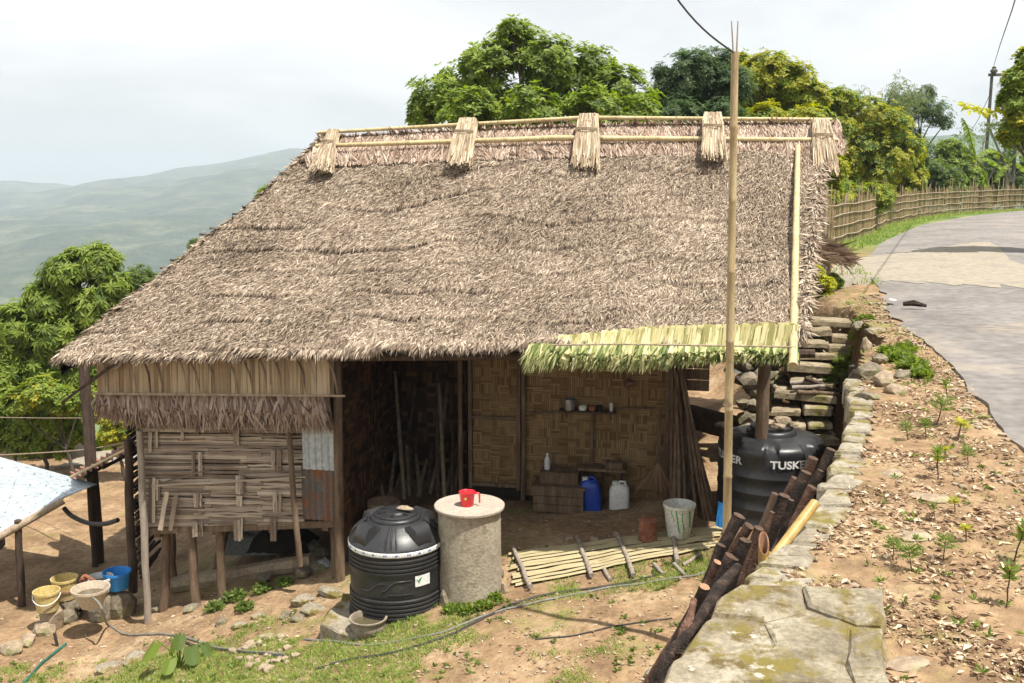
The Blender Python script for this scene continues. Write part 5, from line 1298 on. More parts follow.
# heap of red thatch on the bank and roof scraps
def straw_heap(c, sx, sy, sz, n, m, name, lb, cat, dirv=V((1, -.1, -.5))):
    mb = MB()
    for i in range(n):
        u, v = rw.uniform(-1, 1), rw.uniform(-1, 1)
        if u*u+v*v > 1: continue
        p = V(c)+V((u*sx, v*sy, sz*(1-u*u-v*v)**.5*rw.uniform(.6, 1))); d = (dirv+V((rw.gauss(0, .3), rw.gauss(0, .5), rw.gauss(0, .3)))).normalized(); L = rw.uniform(.15, .4); s_ = V((0, 1, .3)).cross(d).normalized()*rw.uniform(.008, .02)
        m_ = p+d*L*.5+V((0, 0, .02)); mb.add([p-s_, p+s_, m_+s_, m_-s_, p+d*L], [(0, 1, 2, 3), (3, 2, 4)])
    mb.build(name, m, None, lb, cat, loc=c)
c = PY(815, 262, 16.0); straw_heap(c, .45, .5, .28, 1100, thatch_red, 'thatch_bundle', 'reddish dry thatch bundle poking out behind the roof edge', 'thatch bundle', V((1, -.7, -.10)))
mb = MB(); mb.rock(c-V((.1, 0, .15)), .45, .5, .3, rw); mb.build('stone', stone_d, None, 'dark stone under the reddish thatch bundle', 'stone', loc=c)
# ------------------------------------------------------------------ vegetation
rv = random.Random(21)
def leaf(mb, p, d, L, w, rng, mi=0, nrm=None, fold=.25):
    d = d.normalized(); n = nrm or V((rng.gauss(0, 1), rng.gauss(0, 1), rng.gauss(0, 1)+.6)); s = d.cross(n)
    if s.length < 1e-4: s = V((1, 0, 0))
    s.normalize(); n = s.cross(d); m_ = p+d*L*.5
    mb.add([p, m_+s*w*.5+n*w*fold*.3, p+d*L-n*L*.08, m_-s*w*.5+n*w*fold*.3], [(0, 1, 2, 3)], mi)
def in_lobe(c, r, rng, shell=.45, flat=.85):
    while True:
        d = V((rng.uniform(-1, 1), rng.uniform(-1, 1), rng.uniform(-1, 1)))
        if .05 < d.length < 1: break
    d.normalize(); k = rng.random()**shell
    return c+V((d.x*r*k, d.y*r*k, d.z*r*k*flat)), d
def tree(name, label, group, Y, base_px, lobes, mats, ntw, per, L, w, rng, style='rosette', trunk_r=.18, cat='tree', sub=3, shell=.45, bare=0, gz=None, droop=.2):
    b = PY(base_px, 200, Y); b.z = hgt(b.x, b.y)-.3 if gz is None else gz
    t = thing(name, label, cat, b, group)
    LB = [(PY(px, py, Y+dy), rp*Y/FOC) for px, py, rp, dy in lobes]
    # fragment lobes into sub-clumps so that gaps open between them
    CL = []
    for c, r in LB:
        CL.append((c, r*.55))
        for _ in range(sub*3):
            q, d = in_lobe(c, r*.95, rng, .3); CL.append((q, r*rng.uniform(.22, .42)))
    mb = MB(); top = sum((c for c, r in LB), V((0, 0, 0)))/len(LB); fork = b.lerp(top, .5)
    pole(mb, b, fork, trunk_r, trunk_r*.7, rng, trunk_r*.25, 6, 9)
    for c, r in LB:
        m_ = fork.lerp(c, .5)+V((rng.uniform(-.2, .2), rng.uniform(-.2, .2), r*.1)); mb.tube([fork, m_, c], [trunk_r*.5, trunk_r*.32, trunk_r*.12], 6)
        for _ in range(5):
            q, d = in_lobe(c, r*.9, rng, .3); m2 = c.lerp(q, .5)+V((0, 0, -.05*r)); mb.tube([m_.lerp(c, .7), m2, q], [trunk_r*.16, trunk_r*.1, trunk_r*.04], 4)
    mb.build('trunk', trunk_m, t, smooth=60)
    mb = MB(); CL = [(c, r*1.08) for c, r in LB]; tot = sum(r**2 for c, r in CL); ntw = int(ntw*4.4); L *= .55; w *= .62; sd_ = rng.uniform(0, 50); fr_ = 1.6/max(.35, (tot/len(CL))**.5)
    for c, r in CL:
        mi = rng.randrange(len(mats)) if len(mats) > 1 else 0
        for _ in range(int(ntw*r*r/tot)+1):
            q, d = in_lobe(c, r*(1.22 if rng.random() < .16 else 1), rng, shell)
            if mnoise.noise(q*fr_+V((sd_, 0, 0)))+.5*mnoise.noise(q*fr_*2.7) < (.06 if 'airy' in label else -.03)+rng.uniform(-.12, .05): continue
            mi = (0 if mnoise.noise(q*fr_*.8+V((0, sd_, 0)))+rng.uniform(-.15, .15) > 0 else rng.randrange(len(mats))) if len(mats) > 1 else 0
            if style == 'rosette':
                ax = (d+V((0, 0, .9))).normalized(); a0 = rng.uniform(0, 6)
                u = ax.cross(V((1, .3, 0))).normalized(); v = ax.cross(u)
                for k in range(per):
                    a = a0+2*pi*k/per+rng.uniform(-.3, .3); dd = (u*cos(a)+v*sin(a)+ax*rng.uniform(.1, .7)-V((0, 0, droop))).normalized(); leaf(mb, q+dd*L*.1, dd, L*rng.uniform(.7, 1.2), w, rng, mi, nrm=ax)
            elif style == 'mango':
                ax = (d+V((0, 0, .5))).normalized(); u = ax.cross(V((1, .3, 0))).normalized(); v = ax.cross(u)
                for k in range(per):
                    a = 2*pi*k/per+rng.uniform(-.4, .4); dd = (u*cos(a)+v*sin(a)+V((0, 0, rng.uniform(-.6, .35)))).normalized(); leaf(mb, q, dd, L*rng.uniform(.7, 1.2), w, rng, mi, nrm=ax)
            else:   # scattered
                for k in range(per):
                    dd = V((rng.gauss(0, 1), rng.gauss(0, 1), rng.gauss(0, .5))); pp = q+dd*L*.8; leaf(mb, pp, dd+V((0, 0, -droop)), L*rng.uniform(.6, 1.2), w, rng, mi, nrm=V((rng.gauss(0, .5), rng.gauss(0, .5), 1)))
    mb.build('crown', mats, t)
    return t
TG = 'trees behind the hut and the fence'
tree('broadleaf_tree', 'tall airy green tree with large leaves rising behind the middle of the thatch roof', TG, 25, 545,
     [(470, 114, 26, -1.5), (530, 114, 28, -1.5), (590, 116, 28, -1.5), (640, 114, 20, -1.5), (440, 98, 26, 0), (462, 80, 22, .5), (487, 66, 26, 0), (520, 48, 28, .5), (512, 30, 12, 0), (548, 62, 28, 0), (585, 72, 30, .5), (618, 88, 26, 0), (640, 102, 18, 0), (500, 100, 30, 1), (550, 100, 34, 1), (600, 106, 28, 1), (424, 112, 16, 0)],
     [fol_brt, fol_mid], 2300, 7, .30, .12, rv, 'rosette', .22, sub=3, droop=.1)
tree('dense_tree', 'dark blue-green tree behind the roof, just left of the tall bamboo pole', TG, 29, 700,
     [(680, 120, 20, -1.5), (722, 120, 20, -1.5), (672, 92, 20, 0), (690, 72, 24, 0), (715, 66, 20, .5), (732, 84, 20, 0), (668, 112, 18, 0), (700, 105, 28, 1), (664, 72, 10, 0)], [fol_dark], 1900, 8, .26, .07, rv, 'rosette', .2, sub=3)
tree('broadleaf_tree', 'pale green small tree filling the gap right of the yellow-green one', TG, 36, 838, [(825, 118, 14, 0), (818, 106, 12, 0), (840, 98, 12, 0), (835, 130, 16, 0), (815, 128, 12, 0)], [fol_brt, fol_yel], 900, 7, .26, .10, rv, 'rosette', .1, sub=3)
tree('broadleaf_tree', 'yellow-green tree behind the roof, right of the tall bamboo pole', TG, 31, 780,
     [(765, 122, 20, -1.5), (805, 124, 20, -1.5), (748, 78, 20, 0), (770, 72, 22, 0), (795, 82, 20, 0), (812, 96, 16, 0), (760, 105, 24, 1), (792, 110, 24, 1), (738, 60, 10, 1)], [fol_yel, fol_brt], 2200, 7, .26, .10, rv, 'rosette', .2, sub=3)
tree('bushy_tree', 'spreading yellow-green tree just right of the roof ridge end', TG, 37, 870,
     [(832, 112, 16, 0), (848, 106, 14, 0), (846, 128, 20, 0), (868, 116, 22, 0), (890, 126, 20, 0), (825, 138, 18, 0), (858, 150, 24, 0), (885, 160, 26, 0), (838, 160, 22, 0), (905, 148, 16, 0), (868, 180, 26, 0)], [fol_yel, fol_brt, fol_mid], 2600, 7, .24, .10, rv, 'rosette', .15, sub=3)
tree('dark_tree', 'slender dark tree with an airy crown standing above the banana plants', TG, 50, 925,
     [(898, 100, 15, 0), (918, 104, 16, 0), (936, 112, 15, 0), (890, 112, 14, 1), (905, 122, 15, 0), (928, 92, 9, 0), (946, 122, 8, 0), (912, 138, 14, 0)], [fol_dark, fol_mid], 1300, 7, .22, .07, rv, 'rosette', .12, sub=3)
tree('bushy_tree', 'tall pale green bush filling the gap left of the banana plants', TG, 54, 950, [(950, 150, 12, 0), (942, 165, 14, 0), (958, 165, 12, 0), (935, 182, 14, 0), (952, 185, 14, 0), (968, 178, 12, 0)], [fol_brt, fol_mid], 1800, 7, .36, .15, rv, 'rosette', .1, sub=3)
tree('bushy_tree', 'yellow-green bush between the spreading tree and the slender tree', TG, 44, 900, [(895, 140, 14, 0), (905, 158, 16, 0), (890, 170, 16, 0), (912, 178, 14, 0), (880, 188, 16, 0), (905, 192, 14, 0)], [fol_yel, fol_brt], 2000, 7, .3, .12, rv, 'rosette', .1, sub=3)
tree('bushy_tree', 'low dark green bush growing behind the fence below the slender tree', TG, 49, 915, [(948, 178, 16, 0), (955, 196, 14, 0), (870, 195, 16, 0), (905, 168, 20, 0), (930, 172, 20, 0), (920, 150, 14, 0), (890, 190, 18, 0), (940, 190, 16, 0), (915, 192, 18, 0)], [fol_mid, fol_dark], 1800, 7, .22, .09, rv, 'rosette', .1, sub=3)
tree('bushy_tree', 'bright green bush behind the fence close to the gable end of the roof', TG, 33, 845, [(838, 195, 16, 0), (856, 200, 16, 0), (875, 198, 16, 0), (838, 215, 14, -1), (862, 218, 12, 0), (826, 180, 12, 0)], [fol_brt, fol_yel], 1600, 7, .2, .08, rv, 'rosette', .08, sub=3)
tree('bushy_tree', 'mixed green bush behind the far right end of the fence', TG, 62, 975, [(960, 172, 14, 0), (985, 176, 16, 0), (1010, 176, 18, 0), (1035, 170, 18, 0), (995, 160, 10, 0), (950, 186, 12, 0), (1020, 190, 14, 0), (975, 190, 16, 0), (1000, 188, 16, 0), (1040, 192, 18, 0), (955, 165, 12, 1)], [fol_mid, fol_brt], 4200, 7, .36, .15, rv, 'rosette', .1, sub=3)
tree('roadside_tree', 'leafy light green tree at the right picture edge, its branches beside the power pole', TG, 22, 1062,
     [(1020, 78, 14, 0), (1014, 100, 14, 0), (1024, 120, 16, 0), (1010, 135, 10, 0), (1040, 90, 26, .5), (1052, 130, 30, .5), (1030, 58, 12, 0), (1080, 100, 34, .5), (1120, 140, 30, 0), (1060, 170, 22, .5)], [fol_brt, fol_yel], 2600, 6, .24, .11, rv, 'rosette', .13, sub=3)
mb = MB()
p = PY(1024, 108, 22)
for (px, py) in ((966, 104), (970, 109), (976, 107), (981, 112), (985, 108), (990, 114), (996, 112), (1002, 111)):
    q = PY(px, py, 22)
    for k in range(5): leaf(mb, q, V((rv.gauss(0, 1), rv.gauss(0, 1), rv.uniform(-1, .4))), .2, .09, rv)
mb.tube([PY(1010, 112, 22), PY(990, 111, 22), PY(966, 103, 22)], [.02, .015, .006], 5)
mb.build('branch', fol_gold, bpy.data.objects['roadside_tree'], label='golden young leaf spray reaching left')
# low green bush band hiding the trunks behind the hut roof
tree('bushy_tree', 'yellow-green undergrowth bush right behind the gable of the roof', TG, 28, 835, [(822, 150, 14, 0), (830, 170, 16, 0), (826, 195, 16, 0), (828, 222, 14, 0), (815, 240, 12, 0)], [fol_yel, fol_brt], 1200, 7, .18, .07, rv, 'rosette', .06, sub=3)
tree('hill_tree', 'small bright green treetop showing above the left slope of the thatch roof', TG, 24, 268, [(266, 196, 9, 0), (274, 190, 8, 0), (262, 206, 8, 0), (285, 215, 12, 0)], [fol_brt], 500, 6, .16, .06, rv, 'rosette', .06, sub=2)
tree('hill_tree', 'dull olive treetop showing at the left edge of the thatch roof', TG, 26, 150, [(140, 276, 12, 0), (155, 284, 12, 0), (128, 285, 10, 0), (185, 268, 14, 2), (196, 245, 8, 2)], [fol_mid], 700, 6, .16, .06, rv, 'rosette', .06, sub=2)
# left side
LG = 'trees and bushes left of the hut'
tree('mango_tree', 'big mango-like tree with drooping long leaves, left of the hut', LG, 19, 60,
     [(98, 262, 20, 0), (70, 275, 24, 0), (115, 285, 16, 0), (50, 300, 24, 0), (95, 305, 26, 0), (20, 325, 26, 0), (60, 335, 30, 0), (105, 335, 20, 0), (10, 360, 26, 0), (50, 370, 26, 0), (88, 375, 20, 0), (-20, 340, 28, 0), (75, 256, 10, 0), (50, 395, 20, 0)], [fol_brt, fol_mid, fol_brt], 2900, 9, .30, .075, rv, 'mango', .2, sub=3)
tree('green_bush', 'dense dark green bush left of the hut below the mango-like tree', LG, 17.8, 30, [(5, 405, 22, 0), (30, 415, 22, 0), (55, 420, 20, 0), (15, 435, 20, 0), (45, 440, 16, 0), (-20, 420, 26, 0), (75, 412, 14, 0), (80, 432, 14, 0), (60, 446, 12, 0)], [fol_brt, fol_mid], 2600, 6, .13, .07, rv, 'rosette', .05, cat='bush', sub=3)
tree('flowering_bush', 'bush with yellow flowers behind the dark outer post of the hut', LG, 17.4, 110, [(105, 412, 12, 0), (118, 420, 12, 0), (112, 434, 13, 0), (128, 428, 10, 0), (96, 400, 9, 0)], [fol_yel, fol_gold, fol_brt], 1500, 6, .10, .06, rv, 'rosette', .04, cat='bush', sub=3)
tree('green_bush', 'yellow-green bush low in front of the mango-like tree', LG, 17.2, 60, [(40, 392, 16, 0), (65, 400, 14, 0), (20, 400, 14, 0), (85, 396, 10, 0)], [fol_brt, fol_yel], 1300, 6, .14, .07, rv, 'rosette', .04, cat='bush', sub=2)
tree('green_bush', 'low bright green bush at the left picture edge', LG, 16.9, -5, [(-10, 385, 16, 1), (10, 380, 12, 2), (25, 392, 12, 2)], [fol_brt], 900, 6, .13, .06, rv, 'rosette', .04, cat='bush', sub=2)
mb = MB()
for i in range(420):
    px = rv.uniform(20, 132); py = rv.uniform(443, 460)-.08*(px-20)
    c = G(px, py)
    for k in range(5): leaf(mb, c, V((rv.gauss(0, .6), rv.gauss(0, .6), 1)), rv.uniform(.1, .25), .035, rv, 0)
    if rv.random() < .16:
        for k in range(5): leaf(mb, c+V((0, 0, .22)), V((rv.gauss(0, 1), rv.gauss(0, 1), .4)), .06, .05, rv, 1)
mb.build('flower_border', [fol_brt, flower_m], label='strip of grass and small yellow flowers beyond the yard', kind='stuff')
# yellow shrub and weeds at the steps
tree('yellow_shrub', 'bright yellow-leaved shrub between the roof edge and the road', LG, 15.2, 818, [(818, 285, 9, 0), (824, 298, 9, 0), (812, 296, 8, 0), (828, 284, 7, 0), (816, 272, 7, 0)], [fol_gold], 900, 6, .09, .04, rv, 'rosette', .03, cat='shrub', sub=2)
tree('yellow_shrub', 'small bright green plant just right of the yellow shrub', LG, 15.8, 833, [(832, 279, 6, 0), (838, 283, 5, 0)], [fol_brt], 250, 6, .08, .04, rv, 'rosette', .02, cat='shrub', sub=2)
def weed_patch(name, label, lobes, Y, mats, n, L, w, cat='weeds'):
    LB = [((PY(px, py, 12.3) if 'steps' in label else G(px, py)+V((0, 0, rp*Y/FOC*.3))), rp*Y/FOC) for px, py, rp in lobes]; b = LB[0][0]; t = MB()
    for c, r in LB:
        for _ in range(n if 'steps' not in label else n//2):
            q, d = in_lobe(c, r, rv, .5, .45); g = hgt(q.x, q.y)
            if q.z < g: q.z = g+.01
            for k in range(5): leaf(t, q, V((rv.gauss(0, 1), rv.gauss(0, 1), rv.uniform(0, 1))), L*rv.uniform(.6, 1.2), w, rv, rv.randrange(len(mats)))
    t.build(name, mats, None, label, cat, loc=b)
weed_patch('weed_clump', 'green leafy weeds growing on the stone steps', [(836, 372, 10), (845, 362, 10), (850, 378, 8), (828, 382, 7), (862, 380, 7)], 12.5, [fol_weed, fol_brt], 110, .08, .03)
weed_patch('weed_clump', 'green leafy weeds at the road edge by the corner stones', [(900, 362, 12), (912, 370, 12), (890, 356, 10), (920, 378, 8), (905, 352, 8)], 10, [fol_weed, fol_brt], 110, .08, .03)
weed_patch('weed_clump', 'small weeds round the foot of the concrete cistern', [(452, 612, 8), (468, 613, 8), (484, 608, 8), (496, 600, 6)], 9.4, [fol_weed, fol_brt], 60, .06, .03)
weed_patch('weed_clump', 'leafy weeds along the shaded foot of the stilts', [(235, 600, 14), (262, 592, 12), (215, 610, 10), (285, 585, 10), (245, 610, 10)], 10, [fol_mid, fol_weed], 60, .06, .035)
# taro plant
c = on_ground(180, 668); tr = thing('taro_plant', 'taro plant with large heart-shaped green leaves in the grass', 'plant', c)
for i, (dx, dy, dz, s_) in enumerate(((-.22, .0, .30, .16), (.14, -.05, .28, .15), (-.03, -.15, .20, .13), (.22, .12, .22, .12), (-.1, .16, .22, .11), (.02, .0, .38, .12))):
    tip = c+V((dx, dy, dz)); mb = MB(); mb.tube([c, c.lerp(tip, .5)+V((0, 0, .06)), tip], .008, 5)
    o = V((dx, dy-.25, -.35)).normalized(); sd = o.cross(V((0, 0, 1))).normalized(); pts = []
    for k in range(16):
        a = 2*pi*k/16; r_ = s_*.72*((1+.55*max(0, cos(a))**3) if abs(a-pi) > .45 else .35); pts.append(tip+o*(r_*cos(a)+s_*.35)+sd*r_*.72*sin(a)+V((0, 0, -.25*s_*abs(sin(a)))))
    n0 = len(mb.v); mb.add(pts+[tip+o*s_*.3], [(k, (k+1) % 16, 16) for k in range(16)]); mb.build('leaf', fol_mid if i % 2 else fol_brt, tr)
# banana plants
def banana(Y, bx, gy_, hgt_px, leaves, label):
    b = PY(bx, gy_, Y); b.z = hgt(b.x, b.y)-.2; top = PY(bx, hgt_px, Y); t = thing('banana_plant', label, 'banana plant', b, 'banana plants behind the fence')
    mb = MB(); pole(mb, b, top, .16, .10, rv, .02, 5, 8); mb.build('stem', bamboo_old, t, smooth=60)
    for (px, py, m) in leaves:
        e = PY(px, py, Y+rv.uniform(-.8, .8)); mid = top.lerp(e, .5)+V((0, 0, abs((e-top).length)*.28)); mb = MB(); n = 14; P_ = []
        for i in range(n+1):
            u = i/n; P_.append((top*(1-u)**2+mid*2*u*(1-u)+e*u*u))
        for sgn in (-1, 1):
            for i in range(n):
                u = (i+.5)/n; w_ = .36*sin(pi*min(1, u*.9+.06))**.6
                dd = (P_[i+1]-P_[i]).normalized(); s_ = dd.cross(V((0, 0, 1)))
                if s_.length < .05: s_ = V((1, 0, 0))
                s_.normalize(); s_ = (s_*sgn+V((0, 0, -.35-.5*rv.random()))).normalized()
                mb.add([P_[i], P_[i+1], P_[i+1]+s_*w_*rv.uniform(.85, 1.1)-dd*.02, P_[i]+s_*w_*rv.uniform(.85, 1.1)+dd*.02], [(0, 1, 2, 3)])
        mb.tube(P_, .025, 4); mb.build('leaf', m, t)
banana(56, 975, 205, 158, [(948, 140, fol_brt), (940, 172, fol_yel), (995, 150, fol_brt), (1004, 170, fol_brt), (935, 150, fol_brt), (962, 118, fol_mid), (958, 185, fol_gold), (988, 190, fol_brt)], 'banana plant with an upright torn leaf, in the middle behind the fence')
banana(60, 1008, 205, 162, [(985, 150, fol_brt), (1025, 150, fol_brt), (1030, 175, fol_brt), (995, 182, fol_brt), (1012, 135, fol_mid)], 'banana plant at the right under the power pole')
banana(31, 828, 230, 205, [(820, 172, fol_brt), (848, 178, fol_brt), (858, 195, fol_yel), (812, 195, fol_brt), (842, 165, fol_brt)], 'banana plant with bright leaves touching the gable end of the roof')
# feathery bamboo
def feather(Y, culms, label, m):
    b = PY(culms[0][0], 200, Y); b.z = hgt(b.x, b.y); t = thing('bamboo_clump', label, 'bamboo', b, 'feathery bamboo tops')
    mc, ml = MB(), MB()
    for (bx, tx, ty, dx) in culms:
        p = PY(bx, 190, Y); p.z = hgt(p.x, p.y); q = PY(tx, ty, Y+rv.uniform(-.5, .5)); e = PY(tx+dx, ty+abs(dx)*.9, Y); P_ = []
        for i in range(13):
            u = i/12; P_.append(p*(1-u)**3+ (p.lerp(q, .5)+V((0, 0, .5)))*3*u*(1-u)**2+(q+V((0, 0, .9)))*3*u*u*(1-u)+e*u**3)
        mc.tube(P_, [.045-.04*i/12 for i in range(13)], 5)
        for i in range(6, 13):
            for k in range(16):
                c = P_[i]+V((rv.gauss(0, .3), rv.gauss(0, .3), rv.gauss(-.1, .22)))
                for _ in range(3): leaf(ml, c, V((rv.gauss(0, 1), rv.gauss(0, 1), -.9)), .26, .035, rv)
    mc.build('culms', bamboo_old, t, kind='stuff'); ml.build('foliage', m, t)
feather(44, [(880, 852, 95, -14), (880, 870, 85, -18), (885, 890, 78, 14), (888, 908, 88, 12), (876, 842, 112, -14), (890, 900, 96, 8)], 'pale feathery bamboo tops rising above the yellow-green tree', foliage('leaf_pale', [(.16, .2, .08), (.25, .3, .13)]))
feather(58, [(975, 985, 118, 10), (970, 972, 128, -8)], 'thin feathery bamboo tops beyond the banana plants', fol_mid)

# ------------------------------------------------------------------ fence
FB = [V((5.3, 16.6)), V((5.75, 19.0)), V((6.3, 21.5)), V((7.3, 24.2)), V((8.6, 26.5)), V((11.0, 31.0)), V((13.6, 36.5)), V((16.6, 41.5)), V((19.6, 45.8)), V((23.5, 49.5)), V((28, 53)), V((34, 56))]
fl = thing('bamboo_fence', 'long woven split-bamboo fence curving along the outer side of the road', 'fence', (FB[0].x, FB[0].y, 2.5))
cum = [0]
for a, b in zip(FB, FB[1:]): cum.append(cum[-1]+(b-a).length)
def fpt(s):
    for i in range(len(FB)-1):
        if s <= cum[i+1] or i == len(FB)-2:
            u = (s-cum[i])/(cum[i+1]-cum[i]); return FB[i].lerp(FB[i+1], u), (FB[i+1]-FB[i]).normalized()
def fz0(p): return hgt(p.x, p.y)
mb = MB(); s_ = 0
while s_ < cum[-1]:
    p, d = fpt(s_); z = 2.48+.012*max(0, p.x-6); h_ = rv.uniform(1.02, 1.32) if rv.random() > .06 else rv.uniform(1.4, 1.7); w_ = rv.uniform(.011, .02); ln = rv.gauss(0, .03)
    mb.beam((p.x, p.y, z-.1), (p.x+ln*d.x, p.y+ln*d.y, z+h_), w_*2, .012, up=(d.y, -d.x, 0))
    s_ += rv.uniform(.055, .12)
mb.build('pickets', MI('split_bamboo', [(.17, .12, .06), (.33, .24, .12), (.46, .36, .2)], .7), fl)
for k, hh in enumerate((.22, .50, .78, 1.04)):
    pts = []; s_ = 0
    while s_ < cum[-1]:
        p, d = fpt(s_); pts.append(V((p.x+d.y*.03, p.y-d.x*.03, 2.48+.012*max(0, p.x-6)+hh+rv.uniform(-.03, .03)))); s_ += .9
    mb = MB(); mb.tube(pts, .019, 6); mb.build('rail', bamboo_old, fl, smooth=True)
s_ = .3
while s_ < cum[-1]-1:
    p, d = fpt(s_); z = 2.48+.012*max(0, p.x-6); mb = MB(); pole(mb, (p.x-d.y*.04, p.y+d.x*.04, z-.2), (p.x-d.y*.04+rv.gauss(0, .04), p.y+d.x*.04, z+rv.uniform(1.25, 1.55)), .035, .028, rv, .006, 3, 6); mb.build('post', bamboo_old, fl); s_ += rv.uniform(1.8, 2.6)

# ------------------------------------------------------------------ power poles
pt = PY(992, 75, 60); pb = V((pt.x, pt.y, hgt(pt.x, pt.y))); up = thing('power_pole', 'dark steel two-legged power pole with crossbars beyond the fence', 'power pole', pb)
x2 = PY(1021, 75, 60).x
for xx, nm in ((pt.x, 0), (x2, 1)):
    mb = MB(); mb.tube([(xx, pt.y, pb.z-.5), (xx-(.0 if nm else -.0), pt.y, pt.z+(0 if not nm else .3))], [.12, .09], 8); mb.build('leg', steel_m, up)
for py in (75, 125):
    z = PY(992, py, 60).z; mb = MB(); mb.beam((pt.x-.25, pt.y-.1, z), (x2+1.2, pt.y-.1, z), .1, .16); mb.build('crossbar', steel_m, up)
z1, z2 = PY(992, 128, 60).z, PY(992, 185, 60).z
for (xa, za, xb, zb_) in ((pt.x, z1, x2, z2), (x2, z1, pt.x, z2)):
    mb = MB(); mb.beam((xa, pt.y-.15, za), (xb, pt.y-.15, zb_), .09, .09); mb.build('brace', steel_m, up)
for xx in (pt.x, pt.x+.65*(x2-pt.x), x2+1):
    mb = MB(); mb.lathe((xx, pt.y-.2, pt.z+.05), [(0, 0), (.10, .02), (.2, .10), (.2, .2), (.10, .3), (.12, .38), (0, .42)], 12); mb.build('insulator', steel_m, up)
mb = MB(); mb.tube([PY(992, 72, 59.7), PY(1000, 45, 30), PY(1012, 10, 20), PY(1024, -30, 14)], .012, 5); mb.build('wire', steel_m, None, 'thin power wire rising from the insulator of the power pole', 'wire', loc=pt)
mb = MB(); mb.tube([PY(992, 90, 59.7), PY(978, 120, 72), PY(968, 136, 95)], .02, 5); mb.build('wire', steel_m, None, 'thin power wire running down from the pole toward the distant hill', 'wire', loc=pt)

# ------------------------------------------------------------------ garden saplings
def sapling(kind):
    t = bpy.data.objects.new('sapling', None); COL.objects.link(t); t.empty_display_size = .05; ORG[t.name] = V((0, 0, 0))
    t['category'] = 'sapling'; t['group'] = 'saplings planted in the strip beside the road'
    mb = MB(); h_ = (.20, .15, .26)[kind]; pole(mb, (0, 0, -.03), (.01, 0, h_), .007, .005, rv, .004, 4, 6); mb.build('stem', wood_m if kind != 2 else bark_red, t)
    mb = MB()
    for lv in range(3 if kind != 1 else 2):
        z = h_*(.75+.13*lv); n_ = 9 if kind != 1 else 6
        for k in range(n_):
            a = 2*pi*k/n_+lv; el = (.15, .2, .5)[kind]+.3*lv; d = V((cos(a), sin(a), el)); L = (.10, .09, .11)[kind]*rv.uniform(.7, 1.2)
            if kind == 0:     # pinnate fans
                leaf(mb, V((.01, 0, z)), d, L*1.1, .014, rv)
                for q in (.35, .6, .85): 
                    for sg in (-1, 1): leaf(mb, V((.01, 0, z))+d.normalized()*L*q, d.normalized()+V((-sin(a), cos(a), 0))*sg, L*.4, .012, rv)
            else: leaf(mb, V((.01, 0, z)), d, L, (.0, .045, .03)[kind], rv, 0, nrm=V((0, 0, 1)))
    mb.build('leaves', (fol_weed, fol_yel, fol_weed)[kind], t)
    if kind == 2:
        mb = MB()
        for k in range(5): leaf(mb, V((rv.uniform(-.03, .03), rv.uniform(-.03, .03), h_*1.05)), V((rv.gauss(0, 1), rv.gauss(0, 1), 1)), .05, .02, rv)
        mb.build('young_leaves', pink_m, t)
    return t
SAP = [(0, 943, 562, 1.1, 'fan-leaved sapling low in the middle of the garden strip'), (1, 936, 470, 1.1, 'lime-green sapling beside the taller pale one'), (2, 1006, 606, 1.25, 'red-stemmed sapling nearest the camera, with a dark shadow'),
       (1, 958, 440, 1.6, 'taller sapling with pale yellow top leaves near the road'), (1, 945, 460, 1.3, 'lime-green sapling under the pale yellow one'), (0, 937, 425, 1.5, 'feathery sapling in the middle of the far row'), (0, 926, 440, 1.3, 'feathery sapling left of the far row'),
       (2, 948, 405, 1.3, 'red-stemmed sapling farthest along the strip'), (0, 908, 440, 1.2, 'bare-stemmed sapling closest to the coping'), (2, 938, 480, 1.2, 'drooping red-stemmed sapling in the middle row'), (1, 955, 512, 1.2, 'small lime-green sapling halfway down the strip'),
       (1, 966, 542, 1.3, 'pale green sapling left of the pink-tipped one'), (2, 1013, 562, 1.5, 'tall sapling with pink young leaves at the right picture edge'), (0, 912, 572, 1.0, 'tiny fan-leaved sapling nearest the end block'), (0, 893, 560, .9, 'smallest feathery sapling by the coping'),
       (0, 968, 465, 1.0, 'small feathery sapling near the asphalt edge'), (2, 935, 522, .8, 'withered red-stemmed sapling in the litter')]
protos = {}
for k, px, py, sc, lb in SAP:
    g = G(px, py)
    if k not in protos: protos[k] = sapling(k); o = protos[k]; o.location = g; o['label'] = lb; o.scale = (sc*.46,)*3
    else: o = copy_tree(protos[k], g, rv.uniform(0, 6), sc*.46*rv.uniform(.85, 1.2), lb); o.rotation_euler = (rv.gauss(0, .12), rv.gauss(0, .12), rv.uniform(0, 6))

